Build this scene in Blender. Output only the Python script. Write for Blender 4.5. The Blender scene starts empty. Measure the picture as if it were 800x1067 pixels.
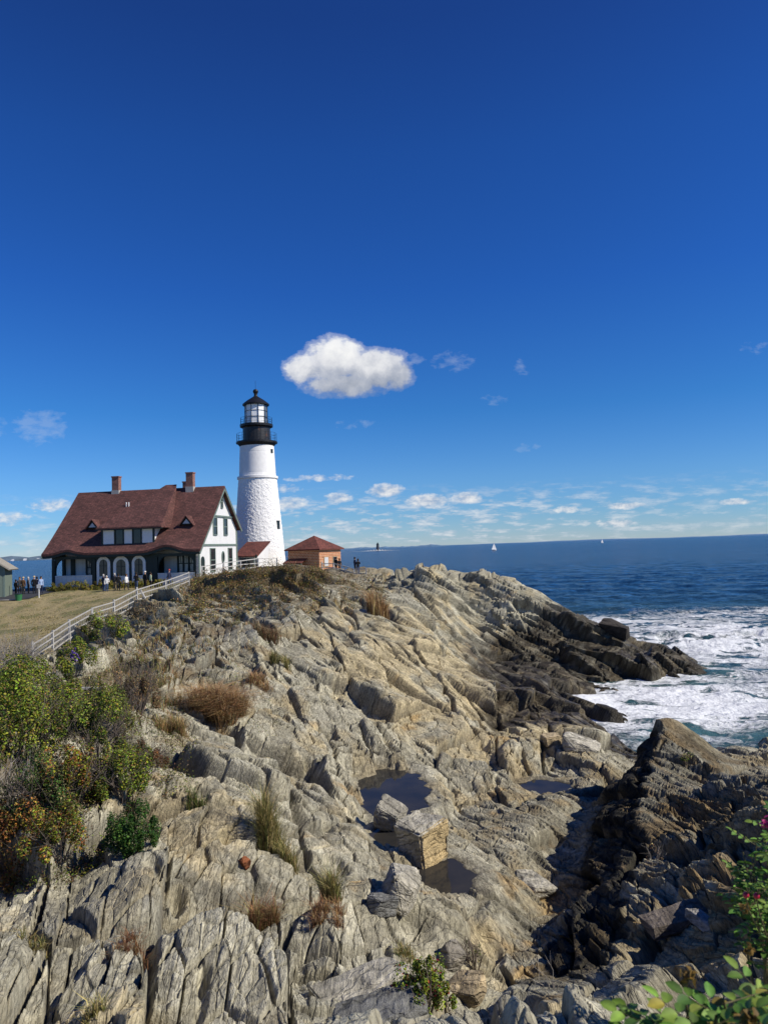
QUALITY = 1.0
import bpy, bmesh, math, random
import numpy as np
from mathutils import Vector, Matrix
R = math.radians
rng = np.random.default_rng(7)
random.seed(11)
C = bpy.context.scene.collection

# ------------------------------------------------------------------ camera model (800 x 1067 photo)
F = 760.0
CAM_Z = 11.0
ROLL = math.atan(0.0325)
PITCH = math.atan(36.5 / F)

def at(px, py, Y):
    """point of the place seen at photo position (px, py), Y metres in front"""
    u = (px - 400.0) / F; v = (533.5 - py) / F
    r = u * math.cos(ROLL) + v * math.sin(ROLL)
    up = -u * math.sin(ROLL) + v * math.cos(ROLL)
    fy = math.cos(PITCH) - up * math.sin(PITCH)
    fz = math.sin(PITCH) + up * math.cos(PITCH)
    return Vector((r / fy * Y, Y, CAM_Z + fz / fy * Y))

# ------------------------------------------------------------------ numpy noise
_perm = np.random.default_rng(3).permutation(256).astype(np.int32)
_perm = np.concatenate([_perm, _perm, _perm])
_g3 = np.random.default_rng(5).normal(size=(256, 3)); _g3 /= np.linalg.norm(_g3, axis=1)[:, None]
_g3 = _g3.astype(np.float32)
_r4 = np.random.default_rng(9).random((256, 4)).astype(np.float32)

def _fade(t): return t * t * t * (t * (t * 6 - 15) + 10)

def pn(x, y, z=None):
    """gradient noise, about -0.7..0.7"""
    x = np.asarray(x, np.float32); y = np.asarray(y, np.float32)
    z = np.zeros_like(x) if z is None else np.asarray(z, np.float32)
    xi = np.floor(x).astype(np.int32); yi = np.floor(y).astype(np.int32); zi = np.floor(z).astype(np.int32)
    xf = x - xi; yf = y - yi; zf = z - zi
    u = _fade(xf); v = _fade(yf); w = _fade(zf)
    out = 0
    for dx in (0, 1):
        wx = u if dx else 1 - u
        for dy in (0, 1):
            wy = v if dy else 1 - v
            for dz in (0, 1):
                wz = w if dz else 1 - w
                h = _perm[_perm[_perm[(xi + dx) & 255] + ((yi + dy) & 255)] + ((zi + dz) & 255)]
                g = _g3[h]
                out = out + wx * wy * wz * (g[..., 0] * (xf - dx) + g[..., 1] * (yf - dy) + g[..., 2] * (zf - dz))
    return out

def fbm(x, y, z=None, oct=4, gain=0.5, lac=2.03):
    a = 1.0; s = 0; f = 1.0
    for i in range(oct):
        s = s + a * pn(np.asarray(x) * f + 17.3 * i, np.asarray(y) * f - 9.1 * i, None if z is None else np.asarray(z) * f + 3.7 * i)
        a *= gain; f *= lac
    return s

def ridged(x, y, z=None, oct=3):
    a = 1.0; s = 0; f = 1.0
    for i in range(oct):
        n = 1 - np.abs(pn(np.asarray(x) * f + 5.3 * i, np.asarray(y) * f + 2.1 * i, None if z is None else np.asarray(z) * f)) * 2.2
        s = s + a * n; a *= 0.5; f *= 2.1
    return s

def cells(x, y, seed=0, jitter=0.9, k=13.0, tilt=1.0):
    """planar-facet cellular noise: facet value, distance to the cell edge, random per cell"""
    x = np.asarray(x, np.float32); y = np.asarray(y, np.float32)
    xi = np.floor(x).astype(np.int32); yi = np.floor(y).astype(np.int32)
    d1 = np.full(x.shape, 9.0, np.float32); d2 = d1.copy()
    val = np.zeros_like(d1); rnd = np.zeros_like(d1); ws = np.full_like(d1, 1e-9)
    for dx in (-1, 0, 1):
        for dy in (-1, 0, 1):
            h = _perm[_perm[_perm[(xi + dx) & 255] + ((yi + dy) & 255)] + (seed & 255)]
            r = _r4[h]
            ox = x - (xi + dx + 0.5 + (r[..., 0] - 0.5) * jitter)
            oy = y - (yi + dy + 0.5 + (r[..., 1] - 0.5) * jitter)
            d = np.sqrt(ox * ox + oy * oy)
            r2 = _r4[(h + 91) & 255]
            facet = (r[..., 2] - 0.5) + tilt * (ox * (r2[..., 0] - 0.5) * 1.5 + oy * (r2[..., 1] - 0.5) * 1.1)
            w = np.exp(-k * d); val = val + w * facet; ws = ws + w
            near = d < d1
            d2 = np.where(near, d1, np.minimum(d2, d))
            rnd = np.where(near, r[..., 3], rnd)
            d1 = np.where(near, d, d1)
    return val / ws, d2 - d1, rnd

def sstep(a, b, x):
    t = np.clip((x - a) / (b - a), 0, 1)
    return t * t * (3 - 2 * t)

# ------------------------------------------------------------------ object helpers
def link(o, parent=None):
    C.objects.link(o)
    if parent is not None: o.parent = parent
    return o

def tag(o, label=None, cat=None, group=None, kind=None):
    if label: o["label"] = label
    if cat: o["category"] = cat
    if group: o["group"] = group
    if kind: o["kind"] = kind
    return o

def empty(name, loc=(0, 0, 0), rz=0.0):
    o = bpy.data.objects.new(name, None)
    o.location = loc; o.rotation_euler = (0, 0, rz); o.empty_display_size = 0.2
    return link(o)

def np_mesh(name, verts, faces, mats, smooth=False, midx=None):
    """verts (n,3); faces (m,k) of constant k or list of lists"""
    me = bpy.data.meshes.new(name)
    verts = np.asarray(verts, np.float32)
    if isinstance(faces, np.ndarray):
        m, k = faces.shape
        me.vertices.add(len(verts)); me.vertices.foreach_set("co", verts.ravel())
        me.loops.add(m * k); me.loops.foreach_set("vertex_index", faces.astype(np.int32).ravel())
        me.polygons.add(m); me.polygons.foreach_set("loop_start", np.arange(0, m * k, k, dtype=np.int32))
    else:
        me.from_pydata([tuple(map(float, v)) for v in verts], [], faces)
    for mt in (mats if isinstance(mats, (list, tuple)) else [mats]): me.materials.append(mt)
    if midx is not None: me.polygons.foreach_set("material_index", np.asarray(midx, np.int32))
    me.update(calc_edges=True); me.validate(clean_customdata=False)
    me.polygons.foreach_set("use_smooth", np.full(len(me.polygons), bool(smooth)))
    return me

def np_obj(name, verts, faces, mats, parent=None, smooth=False, midx=None):
    return link(bpy.data.objects.new(name, np_mesh(name, verts, faces, mats, smooth, midx)), parent)

class MB:
    """collects simple solids and links them as ONE mesh object"""
    def __init__(s): s.v = []; s.f = []; s.m = []
    def add(s, vs, fs, mi=0):
        b = len(s.v); s.v += [tuple(v) for v in vs]; s.f += [[b + i for i in f] for f in fs]; s.m += [mi] * len(fs); return s
    def box(s, x0, x1, y0, y1, z0, z1, mi=0, M=None):
        vs = [Vector((x, y, z)) for z in (z0, z1) for y in (y0, y1) for x in (x0, x1)]
        if M is not None: vs = [M @ v for v in vs]
        return s.add(vs, [(0, 2, 3, 1), (4, 5, 7, 6), (0, 1, 5, 4), (2, 6, 7, 3), (0, 4, 6, 2), (1, 3, 7, 5)], mi)
    def bar(s, a, b, w, h=None, mi=0, up=(0, 0, 1)):
        a = Vector(a); b = Vector(b); h = w if h is None else h
        d = b - a; L = d.length; d.normalize(); up = Vector(up)
        sx = d.cross(up)
        if sx.length < 1e-4: sx = d.cross(Vector((0, 1, 0)))
        sx.normalize(); uz = sx.cross(d).normalized()
        vs = [p + sx * (w / 2 * i) + uz * (h / 2 * j) for p in (a, b) for i, j in ((-1, -1), (1, -1), (1, 1), (-1, 1))]
        return s.add(vs, [(3, 2, 1, 0), (4, 5, 6, 7), (0, 1, 5, 4), (1, 2, 6, 5), (2, 3, 7, 6), (3, 0, 4, 7)], mi)
    def tube(s, pts, rads, n=8, mi=0, caps=True):
        pts = [Vector(p) for p in pts]
        if not isinstance(rads, (list, tuple)): rads = [rads] * len(pts)
        vs = []; fs = []
        px = None
        for i, p in enumerate(pts):
            d = (pts[min(i + 1, len(pts) - 1)] - pts[max(i - 1, 0)]).normalized()
            ref = px if px is not None else (Vector((1, 0, 0)) if abs(d.x) < 0.9 else Vector((0, 1, 0)))
            ax = (ref - d * ref.dot(d)).normalized(); ay = d.cross(ax); px = ax
            for k in range(n):
                t = 2 * math.pi * k / n
                vs.append(p + (ax * math.cos(t) + ay * math.sin(t)) * rads[i])
        for i in range(len(pts) - 1):
            for k in range(n):
                fs.append((i * n + k, i * n + (k + 1) % n, (i + 1) * n + (k + 1) % n, (i + 1) * n + k))
        if caps:
            fs.append(tuple(range(n))[::-1]); fs.append(tuple((len(pts) - 1) * n + k for k in range(n)))
        return s.add(vs, fs, mi)
    def lathe(s, prof, n=32, mi=0, cx=0, cy=0, caps=True):
        vs = [(cx + r * math.cos(2 * math.pi * k / n), cy + r * math.sin(2 * math.pi * k / n), z) for r, z in prof for k in range(n)]
        fs = [(i * n + k, i * n + (k + 1) % n, (i + 1) * n + (k + 1) % n, (i + 1) * n + k) for i in range(len(prof) - 1) for k in range(n)]
        if caps:
            fs.append(tuple(range(n))[::-1]); fs.append(tuple((len(prof) - 1) * n + k for k in range(n)))
        return s.add(vs, fs, mi)
    def prism(s, poly, d0, d1, axis="y", mi=0):
        """poly in the plane across axis; extruded from d0 to d1"""
        def P(a, b, d):
            return {"y": (a, d, b), "x": (d, a, b), "z": (a, b, d)}[axis]
        n = len(poly)
        vs = [P(a, b, d0) for a, b in poly] + [P(a, b, d1) for a, b in poly]
        fs = [tuple(range(n))[::-1], tuple(n + i for i in range(n))] + [(i, (i + 1) % n, n + (i + 1) % n, n + i) for i in range(n)]
        return s.add(vs, fs, mi)
    def build(s, name, mats, parent=None, smooth=False, bevel=0.0):
        me = bpy.data.meshes.new(name); me.from_pydata(s.v, [], s.f)
        for mt in (mats if isinstance(mats, (list, tuple)) else [mats]): me.materials.append(mt)
        me.polygons.foreach_set("material_index", s.m)
        bm = bmesh.new(); bm.from_mesh(me); bmesh.ops.recalc_face_normals(bm, faces=bm.faces)
        if bevel > 0: bmesh.ops.bevel(bm, geom=list(bm.edges), offset=bevel, segments=1, affect='EDGES', clamp_overlap=True)
        bm.to_mesh(me); bm.free()
        me.polygons.foreach_set("use_smooth", [bool(smooth)] * len(me.polygons))
        return link(bpy.data.objects.new(name, me), parent)

# ------------------------------------------------------------------ materials
def lin(c):  # sRGB 0-255 -> linear
    return tuple(((x / 255) / 12.92 if x / 255 <= 0.04045 else ((x / 255 + 0.055) / 1.055) ** 2.4) for x in c)

class NT:
    def __init__(s, name):
        s.mat = bpy.data.materials.new(name); s.mat.use_nodes = True
        s.t = s.mat.node_tree; s.t.nodes.clear()
        s.out = s.t.nodes.new("ShaderNodeOutputMaterial")
    def n(s, typ, ins=None, **kw):
        nd = s.t.nodes.new(typ)
        for k, v in kw.items(): setattr(nd, k, v)
        for k, v in (ins or {}).items(): s.put(nd.inputs[k], v)
        return nd
    def put(s, sock, v):
        if hasattr(v, "bl_idname") and hasattr(v, "outputs"): v = v.outputs[0]
        if isinstance(v, bpy.types.NodeSocket): s.t.links.new(v, sock)
        elif sock.type == 'RGBA' and len(v) == 3: sock.default_value = (*v, 1)
        else: sock.default_value = v
    def math(s, op, a, b=0.0, clamp=False):
        nd = s.t.nodes.new("ShaderNodeMath"); nd.operation = op; nd.use_clamp = clamp
        s.put(nd.inputs[0], a); s.put(nd.inputs[1], b); return nd
    def noise(s, scale, detail=4.0, rough=0.55, vec=None, dist=0.0):
        nd = s.n("ShaderNodeTexNoise", {"Scale": scale, "Detail": detail, "Roughness": rough, "Distortion": dist})
        if vec is not None: s.put(nd.inputs["Vector"], vec)
        return nd
    def ramp(s, fac, stops, interp='LINEAR'):
        nd = s.t.nodes.new("ShaderNodeValToRGB"); nd.color_ramp.interpolation = interp
        e = nd.color_ramp.elements
        while len(e) < len(stops): e.new(0.5)
        for i, (p, c) in enumerate(stops):
            e[i].position = p; e[i].color = (*c, 1) if not isinstance(c, (int, float)) else (c, c, c, 1)
        s.put(nd.inputs[0], fac); return nd
    def mix(s, fac, a, b, mode='MIX'):
        nd = s.t.nodes.new("ShaderNodeMix"); nd.data_type = 'RGBA'; nd.blend_type = mode
        s.put(nd.inputs[0], fac); s.put(nd.inputs[6], a); s.put(nd.inputs[7], b)
        return nd.outputs[2]
    def bsdf(s, col, rough=0.8, bump=None, bstr=0.3, bdist=0.02, **ins):
        b = s.n("ShaderNodeBsdfPrincipled", {"Base Color": col, "Roughness": rough})
        for k, v in ins.items(): s.put(b.inputs[k.replace("_", " ")], v)
        if bump is not None:
            bn = s.n("ShaderNodeBump", {"Strength": bstr, "Distance": bdist}); s.put(bn.inputs["Height"], bump)
            s.t.links.new(bn.outputs[0], b.inputs["Normal"])
        s.t.links.new(b.outputs[0], s.out.inputs[0]); return b
    def pos(s, kind="Object"): return s.n("ShaderNodeTexCoord").outputs[kind]
    def mapping(s, vec, scale=(1, 1, 1), rot=(0, 0, 0)):
        m = s.n("ShaderNodeMapping", {"Scale": scale, "Rotation": rot}); s.put(m.inputs[0], vec); return m

def simple(name, rgb, rough=0.7, var=0.12, scale=6.0, metal=0.0, spec=0.3, bump=0.0):
    """a paint-like surface with weathering variation"""
    t = NT(name); p = t.pos()
    n = t.noise(scale, 5, 0.6, p)
    lo = tuple(c * (1 - var) for c in rgb); hi = tuple(min(1, c * (1 + var)) for c in rgb)
    col = t.ramp(n, [(0.3, lo), (0.7, hi)])
    b = t.bsdf(col, rough, bump=n if bump else None, bstr=bump)
    b.inputs["Metallic"].default_value = metal; b.inputs["Specular IOR Level"].default_value = spec
    return t.mat
# ================================================================== TERRAIN
CP = []
def cp(*rows):
    for px, py, d in rows:
        p = at(px, py, d); CP.append((p.x, p.y, p.z))
# fence line / lawn
cp((195,610,60),(135,637,55),(77,660,48),(46,685,43),(0,645,60),(100,628,65),(60,650,56))
# slope px 0..100
cp((0,1067,8),(0,960,11),(0,900,13),(0,840,15.5),(50,775,19),(100,1067,8),(100,960,10.8),(100,870,14),(150,800,18),(160,740,23),(170,690,30),(160,660,40),(185,635,52))
cp((200,1067,8.3),(200,960,11.2),(200,870,14.8),(200,800,19),(200,740,24.5),(200,690,32),(210,650,41),(210,617,55),(205,602,62))
cp((300,1067,8.6),(300,1000,10.8),(300,900,15.3),(300,820,20.5),(300,760,26),(300,700,34),(300,650,43.5),(300,612,55),(300,594,62))
cp((250,597,63),(270,592,66),(330,592,68),(365,608,72),(385,604,74),(400,612,66))
cp((400,1067,8.8),(400,1000,11.2),(400,930,15),(410,870,19.5),(410,820,24),(390,760,29),(400,700,37.5),(400,650,48))
cp((450,620,62),(450,592,72),(450,680,45),(450,730,36),(470,800,27),(480,860,21.5),(480,930,15.7),(480,1000,11.8),(480,1060,9))
cp((520,599,70),(490,618,66),(500,655,64),(545,638,63.5),(552,678,60.5),(500,690,53),(520,720,44),(540,760,34),(520,820,26),(565,818,27),(570,740,40.5),(620,765,38),(640,778,38))
cp((600,640,64),(560,612,68),(650,660,62),(700,683,60),(735,696,59),(598,664,60.5),(606,706,58),(655,688,59),(655,708,57.5),(560,700,56),(600,722,53))
# gully floor west of the outcrop
cp((600,905,17.6),(570,962,14.6),(612,858,19.8),(585,860,20.6),(545,1000,12.6),(560,930,16.2),(600,830,22.5),(560,1067,8.8),(510,1040,10.2))
def raw(*rows): CP.extend(rows)
def behind(px, d, z):
    p = at(px, 700, d); CP.append((p.x, p.y, z))
for a in ((620,30,1.9),(650,31,1.4),(690,33,0.8),(690,38,-0.4),(780,32,1.5),(790,38,-0.8),(650,46,-0.8),(700,47,-1.2),(660,56,-0.6),(700,55,-1.2),
          (640,73,-1.5),(700,70,-1.8),(740,64,-1.5),(780,58,-2),(770,45,-2),(520,78,2.5),(520,86,-2),(570,76,-0.5),(440,85,3.5),(440,96,-2),(400,82,7.8),(395,100,5),(390,118,-2),
          (560,100,-3),(700,100,-3),(800,80,-3),(850,50,-2.5),(850,30,0),(800,130,-3),(480,140,-3)):
    behind(*a)
raw((0,0,9.4),(0,3,8.6),(-5,3,7.4),(5,3,8.8),(-8,5,6.6),(10,8,7.4),(12,14,6.0),(20,20,4.6),(-15,8,6.8),(-20,15,6.8),(-25,30,5.6),(-40,45,5.6),
    (-35,76,7.3),(-20,76,7.8),(-45,76,7.2),(-60,76,7),(-28,84,7.7),(-25,95,8),(-50,100,6.3),(-17,100,9),(-17,92,8.9),(-9,93,8.2),(-5,90,8.2),(-17,128,5),(-20,145,-2),(-45,112,4),(-55,125,-3),(-80,110,-2),(2,92,6.5),
    (-24,79,7.6),(-30,80,7.5),(-38,82,7.3),(-20,80,7.9),(-19,88,8.4))
MOUND = [(0,0,9.4),(0,3,8.6),(-5,3,7.4),(5,3,8.8),(10,8,7.4),(12,14,6.0),(20,20,4.6)]
FLOOR = CP + [(6,18,3.2),(8,22,2.8),(9,26,2.3),(7,14,3.8),(10,18,3.0),(12,24,2.0),(5,10,4.8),(3,7,6.2),(11,29,1.2),(15,28,0.6)]
CP = []
cp((690,748,24),(640,768,24),(622,792,24),(662,756,24),(718,756,24.3),(750,786,24),(770,797,23.5),(795,768,26),(740,820,19),(662,828,19),(690,800,21.5),(720,880,16),(640,930,13.8),(624,927,14),(690,905,15),(700,960,11.5),(760,900,13),(795,850,15),
   (620,1067,9),(700,1067,8),(790,1000,8.5),(598,1005,11.8),(640,1000,11.2),(700,860,17.5))
OUTCROP = CP + MOUND + [(9.5, 26.6, 4.1), (12, 26.5, 3.5), (8, 26.2, 4.0), (10, 29, 2.5)]
def _uv(x, y):
    r = np.sqrt(x * x + y * y) + 1.0
    return np.arctan2(x, np.maximum(y, 0.3)) * 1.0, np.log(r) * 0.62
def _ker(d2): return np.sqrt(d2 + 0.0009)
class Field:
    def __init__(s, pts):
        P = np.array(pts); s.u, s.v = _uv(P[:, 0], P[:, 1]); n = len(P)
        K = np.zeros((n + 1, n + 1)); K[:n, :n] = _ker((s.u[:, None] - s.u) ** 2 + (s.v[:, None] - s.v) ** 2) - 0.004 * np.eye(n); K[n, :n] = 1; K[:n, n] = 1
        s.w = np.linalg.solve(K, np.concatenate([P[:, 2], [0]])); s.n = n
    def __call__(s, x, y):
        u, v = _uv(x, y); out = np.empty(len(x))
        for i in range(0, len(x), 60000):
            a = slice(i, i + 60000)
            out[a] = _ker((u[a, None] - s.u) ** 2 + (v[a, None] - s.v) ** 2) @ s.w[:s.n] + s.w[s.n]
        return out
_FA = Field(FLOOR); _FB = Field(OUTCROP)
def cliff(x, y, z):
    """0 on the gully floor, 1 on top of the near outcrop; its west face leans back"""
    xc = np.interp(y, [0, 5, 8, 10, 12, 14, 16, 18, 20, 23, 26, 29], [-0.5, 0.9, 1.7, 2.2, 2.8, 3.5, 4.7, 5.3, 6.1, 7.5, 8.6, 10.0]) + 0.40 * pn(x * 0.0 + 3.3, y * 0.55) + 0.30 * pn(x * 0 + 8.3, y * 1.4)
    end = sstep(28.6, 25.6, y + 0.8 * pn(x * 0.5, y * 0.1))
    q = (x - xc + 0.95) / 1.8
    st = np.floor(q * 3) / 3 + sstep(0.45, 1.0, q * 3 - np.floor(q * 3)) / 3      # blocky steps up the face
    k = np.clip(0.35 * q + 0.65 * st, 0, 1) * end
    dip = np.exp(-((x - xc + 1.5) / 0.7) ** 2) * sstep(10.5, 13, y) * sstep(28, 25, y)
    return k, dip
def macro(x, y):
    x = np.asarray(x, np.float64); sh = x.shape; x = x.ravel(); y = np.asarray(y, np.float64).ravel()
    z = _FA(x, y)
    k, dip = cliff(x, y, z)
    z = z - 0.45 * dip
    q = k > 0
    if q.any():
        zb = _FB(x[q], y[q]); z[q] = z[q] * (1 - k[q]) + np.maximum(zb, z[q] - 0.5) * k[q]
    return z.reshape(sh)

# fence line in plan (also the edge of the lawn)
FENCE = [at(36, 690, 42), at(46, 685, 43), at(77, 660, 48), at(135, 637, 55), at(195, 610, 60), at(206, 601, 63)]
def lawn_mask(x, y):
    fx = np.interp(y, [30, 42, 43, 48, 55, 60, 63, 70, 90, 140], [-21, FENCE[0].x, FENCE[1].x, FENCE[2].x, FENCE[3].x, FENCE[4].x, FENCE[5].x, -16.0, -13, -12])
    return sstep(0.2, 1.6, fx - x) * sstep(36, 40, y)

def bedding(x, y, z):
    g = 0.3 * y + 0.0145 * np.maximum(y - 30, 0) ** 2
    gp = 0.3 + 0.029 * np.maximum(y - 30, 0)
    wx = fbm(x * 0.075, y * 0.075, z * 0.075, 2) * 2.0
    t = (x + g) / np.sqrt(1 + gp * gp) ** 0.7 + z * 0.55 + wx
    s = y - 0.3 * x + fbm(x * 0.1 + 40, y * 0.1, None, 2) * 1.2
    return s, t

def displace(x, y, z):
    """rock relief along the surface normal; returns displacement and masks"""
    s, t = bedding(x, y, z)
    far = sstep(28, 62, y); sc = 1 + 0.35 * far
    floor = np.exp(-(((x - 2.6 - 0.10 * (y - 20)) / 3.6) ** 2 + ((y - 21) / 8.5) ** 2))   # smooth pale slabs round the pools
    w0 = 0.10 * pn(x * 1.7, y * 1.7, z * 1.7)
    v1, e1, r1 = cells(s / (3.8 * sc), t / (1.8 * sc), 1, k=30, tilt=2.1)
    v2, e2, r2 = cells(s / (1.15 * sc) + w0, t / (0.46 * sc), 2, k=26, tilt=1.3)
    v3, e3, r3 = cells(s / 0.46 + w0 * 2, t / 0.17, 3, k=20, tilt=1.1)
    v4, e4, r4 = cells(s / 0.15 + 0.3 * pn(x * 5, y * 5), t / 0.06, 4, k=16)
    rough = 0.50 + 0.50 * np.clip(fbm(x * 0.25 + 9, y * 0.25, z * 0.2, 3) * 1.6 + 0.5, 0, 1)
    def saw(q): f = q - np.floor(q); return np.where(f < 0.78, f / 0.78, (1 - f) / 0.22) - 0.5
    bedw = 0.30 * pn(s * 0.35, t * 0.5) + 0.8 * r1
    near_out0 = np.exp(-(((x - 7) / 4) ** 2 + ((y - 17) / 7) ** 2)); rr_ = np.hypot(x, y); f1 = 1 - sstep(12, 26, rr_); f2 = 1 - sstep(28, 52, rr_)
    ledge = saw(t / 0.62 + bedw) * 0.16 * (1 - 0.65 * far) + saw(t / 0.21 + 2 * bedw + 3) * 0.075 * f2 + saw(t / 0.085 + 3 * bedw) * 0.026 * f1 + saw(t / 1.5 + bedw) * (0.30 * far + 0.34 * near_out0)
    lam = pn(s * 0.35, t * 7.0, None) + 0.6 * pn(s * 0.6 + 7, t * 15.0, None)
    big = fbm(x * 0.16 + 3, y * 0.16, z * 0.16, 3)
    ka = (1 + 0.5 * far) * (1 - 0.55 * floor)
    near_out = np.exp(-(((x - 6) / 4) ** 2 + ((y - 16) / 7) ** 2))
    cl = np.exp(-(((x - 5.5 - 0.42 * (y - 18)) / 4.2) ** 2 + ((y - 18) / 8.5) ** 2))        # along the shaded cliff the big form rules
    ka = ka * (1 - 0.5 * cl) * (1 - 0.55 * np.exp(-((x - 8.8) / 2.6) ** 2 - ((y - 24.3) / 3.2) ** 2))
    d = 0.32 * ka * big * (1 - 0.5 * cl) + 0.70 * ka * v1 + 0.26 * ka * (1 + 0.75 * far) * v2 * rough + (0.06 * v3 * f2 + 0.014 * v4 * f1) * rough * (1 - 0.3 * floor) + ledge * (rough - 0.25) * (0.45 + 1.05 * near_out + 0.4 * far) * (1 - 0.6 * floor)
    c1 = 1 - sstep(0.0, 0.07, e1); c2 = (1 - sstep(0.0, 0.09, e2)) * rough; c3 = (1 - sstep(0, 0.14, e3)) * rough
    notch = sstep(0.24, 0.40, pn(s * 0.42 + 9, t * 1.15) + 0.35 * pn(s * 1.4, t * 3.1)) * rough
    d = d - 0.42 * notch * (1 - .6 * floor) - 0.32 * (1 - .5 * floor) * c1 - 0.18 * (1 + 0.5 * far) * (1 - .4 * floor) * c2 - 0.035 * c3 * f2
    d = d * (1 - 0.85 * np.exp(-((x - 9.1) / 1.5) ** 2 - ((y - 25.2) / 2.4) ** 2)) + 0.14 * pn(x * 1.5, y * 1.5, z) * np.exp(-((x - 9.1) / 2) ** 2 - ((y - 24.2) / 2.5) ** 2)
    return d, dict(r1=r1, r2=r2, r3=r3, c1=c1, c2=c2, c3=c3, lam=lam, big=big, rough=rough, s=s, t=t)

POOLS = [  # px, py, level depth, radius x, radius y (m)
    (408, 824, 24.0, 1.05, 2.2), (566, 817, 27.0, 1.0, 0.8), (455, 910, 17.0, 0.8, 0.9), (402, 874, 19.4, 0.5, 0.8)]
POOLS = [(at(a, b, c), rx, ry) for a, b, c, rx, ry in POOLS]
for p, _, _ in POOLS: p.z = float(macro(np.array([p.x]), np.array([p.y]))[0]) - 0.16

def surface(x, y, grid=False):
    z = macro(x, y)
    if grid:
        xa, xb = np.gradient(x); ya, yb = np.gradient(y); za, zb = np.gradient(z)
        det = xa * yb - xb * ya
        zx = (za * yb - zb * ya) / det; zy = (xa * zb - xb * za) / det
    else:
        e = 0.08 + 0.004 * np.hypot(x, y)
        zx = (macro(x + e, y) - macro(x - e, y)) / (2 * e); zy = (macro(x, y + e) - macro(x, y - e)) / (2 * e)
    n = np.stack([-zx, -zy, np.ones_like(zx)], -1); n /= np.linalg.norm(n, axis=-1)[..., None]
    d, m = displace(x, y, z)
    lawn = lawn_mask(x, y)
    knoll = sstep(57, 63, y) * sstep(2, -4, x)          # grassed top in front of the tower
    soft = np.maximum(lawn, 0.75 * knoll)
    near = sstep(1.2, 4.5, np.hypot(x, y))
    amp = (1 - soft) * (0.3 + 0.7 * near)
    d = d * amp * globals().get('DISP', 1.0)
    pool = np.zeros_like(z)
    px_, py_, pz_ = x + n[..., 0] * d, y + n[..., 1] * d, z + n[..., 2] * d
    for p, rx, ry in POOLS:
        w = np.hypot((px_ - p.x) / rx, (py_ - p.y) / ry) + 0.35 * pn(px_ * 1.3, py_ * 1.3) + 0.2 * pn(px_ * 4, py_ * 4)
        k = sstep(1.25, 0.8, w)
        pz_ = pz_ * (1 - k) + np.minimum(pz_, p.z - 0.35) * k
        rim = sstep(2.1, 1.35, w) * (1 - k); pz_ = pz_ * (1 - rim) + np.maximum(pz_, p.z + 0.02 + 0.10 * (w - 1)) * rim
        pool = np.maximum(pool, sstep(1.5, 1.0, w))
    pz_ = pz_ + lawn * (0.10 * fbm(x * 0.3, y * 0.3, None, 3) + 0.03 * fbm(x * 2, y * 2, None, 2))
    m.update(lawn=lawn, knoll=knoll, pool=pool, nz=n[..., 2], mz=z)
    return px_, py_, pz_, m

def ground(x, y):
    """approximate height of the finished ground under a point"""
    a = np.array([float(x)]); b = np.array([float(y)])
    for _ in range(3):
        X, Y, Z, m = surface(a, b)
        a = a - (X - x); b = b - (Y - y)
    return float(Z[0])
def ground_v(x, y):
    a = np.array(x, float); b = np.array(y, float)
    x0 = a.copy(); y0 = b.copy()
    for _ in range(2):
        X, Y, Z, m = surface(a, b); a = a - (X - x0); b = b - (Y - y0)
    return Z

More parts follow.
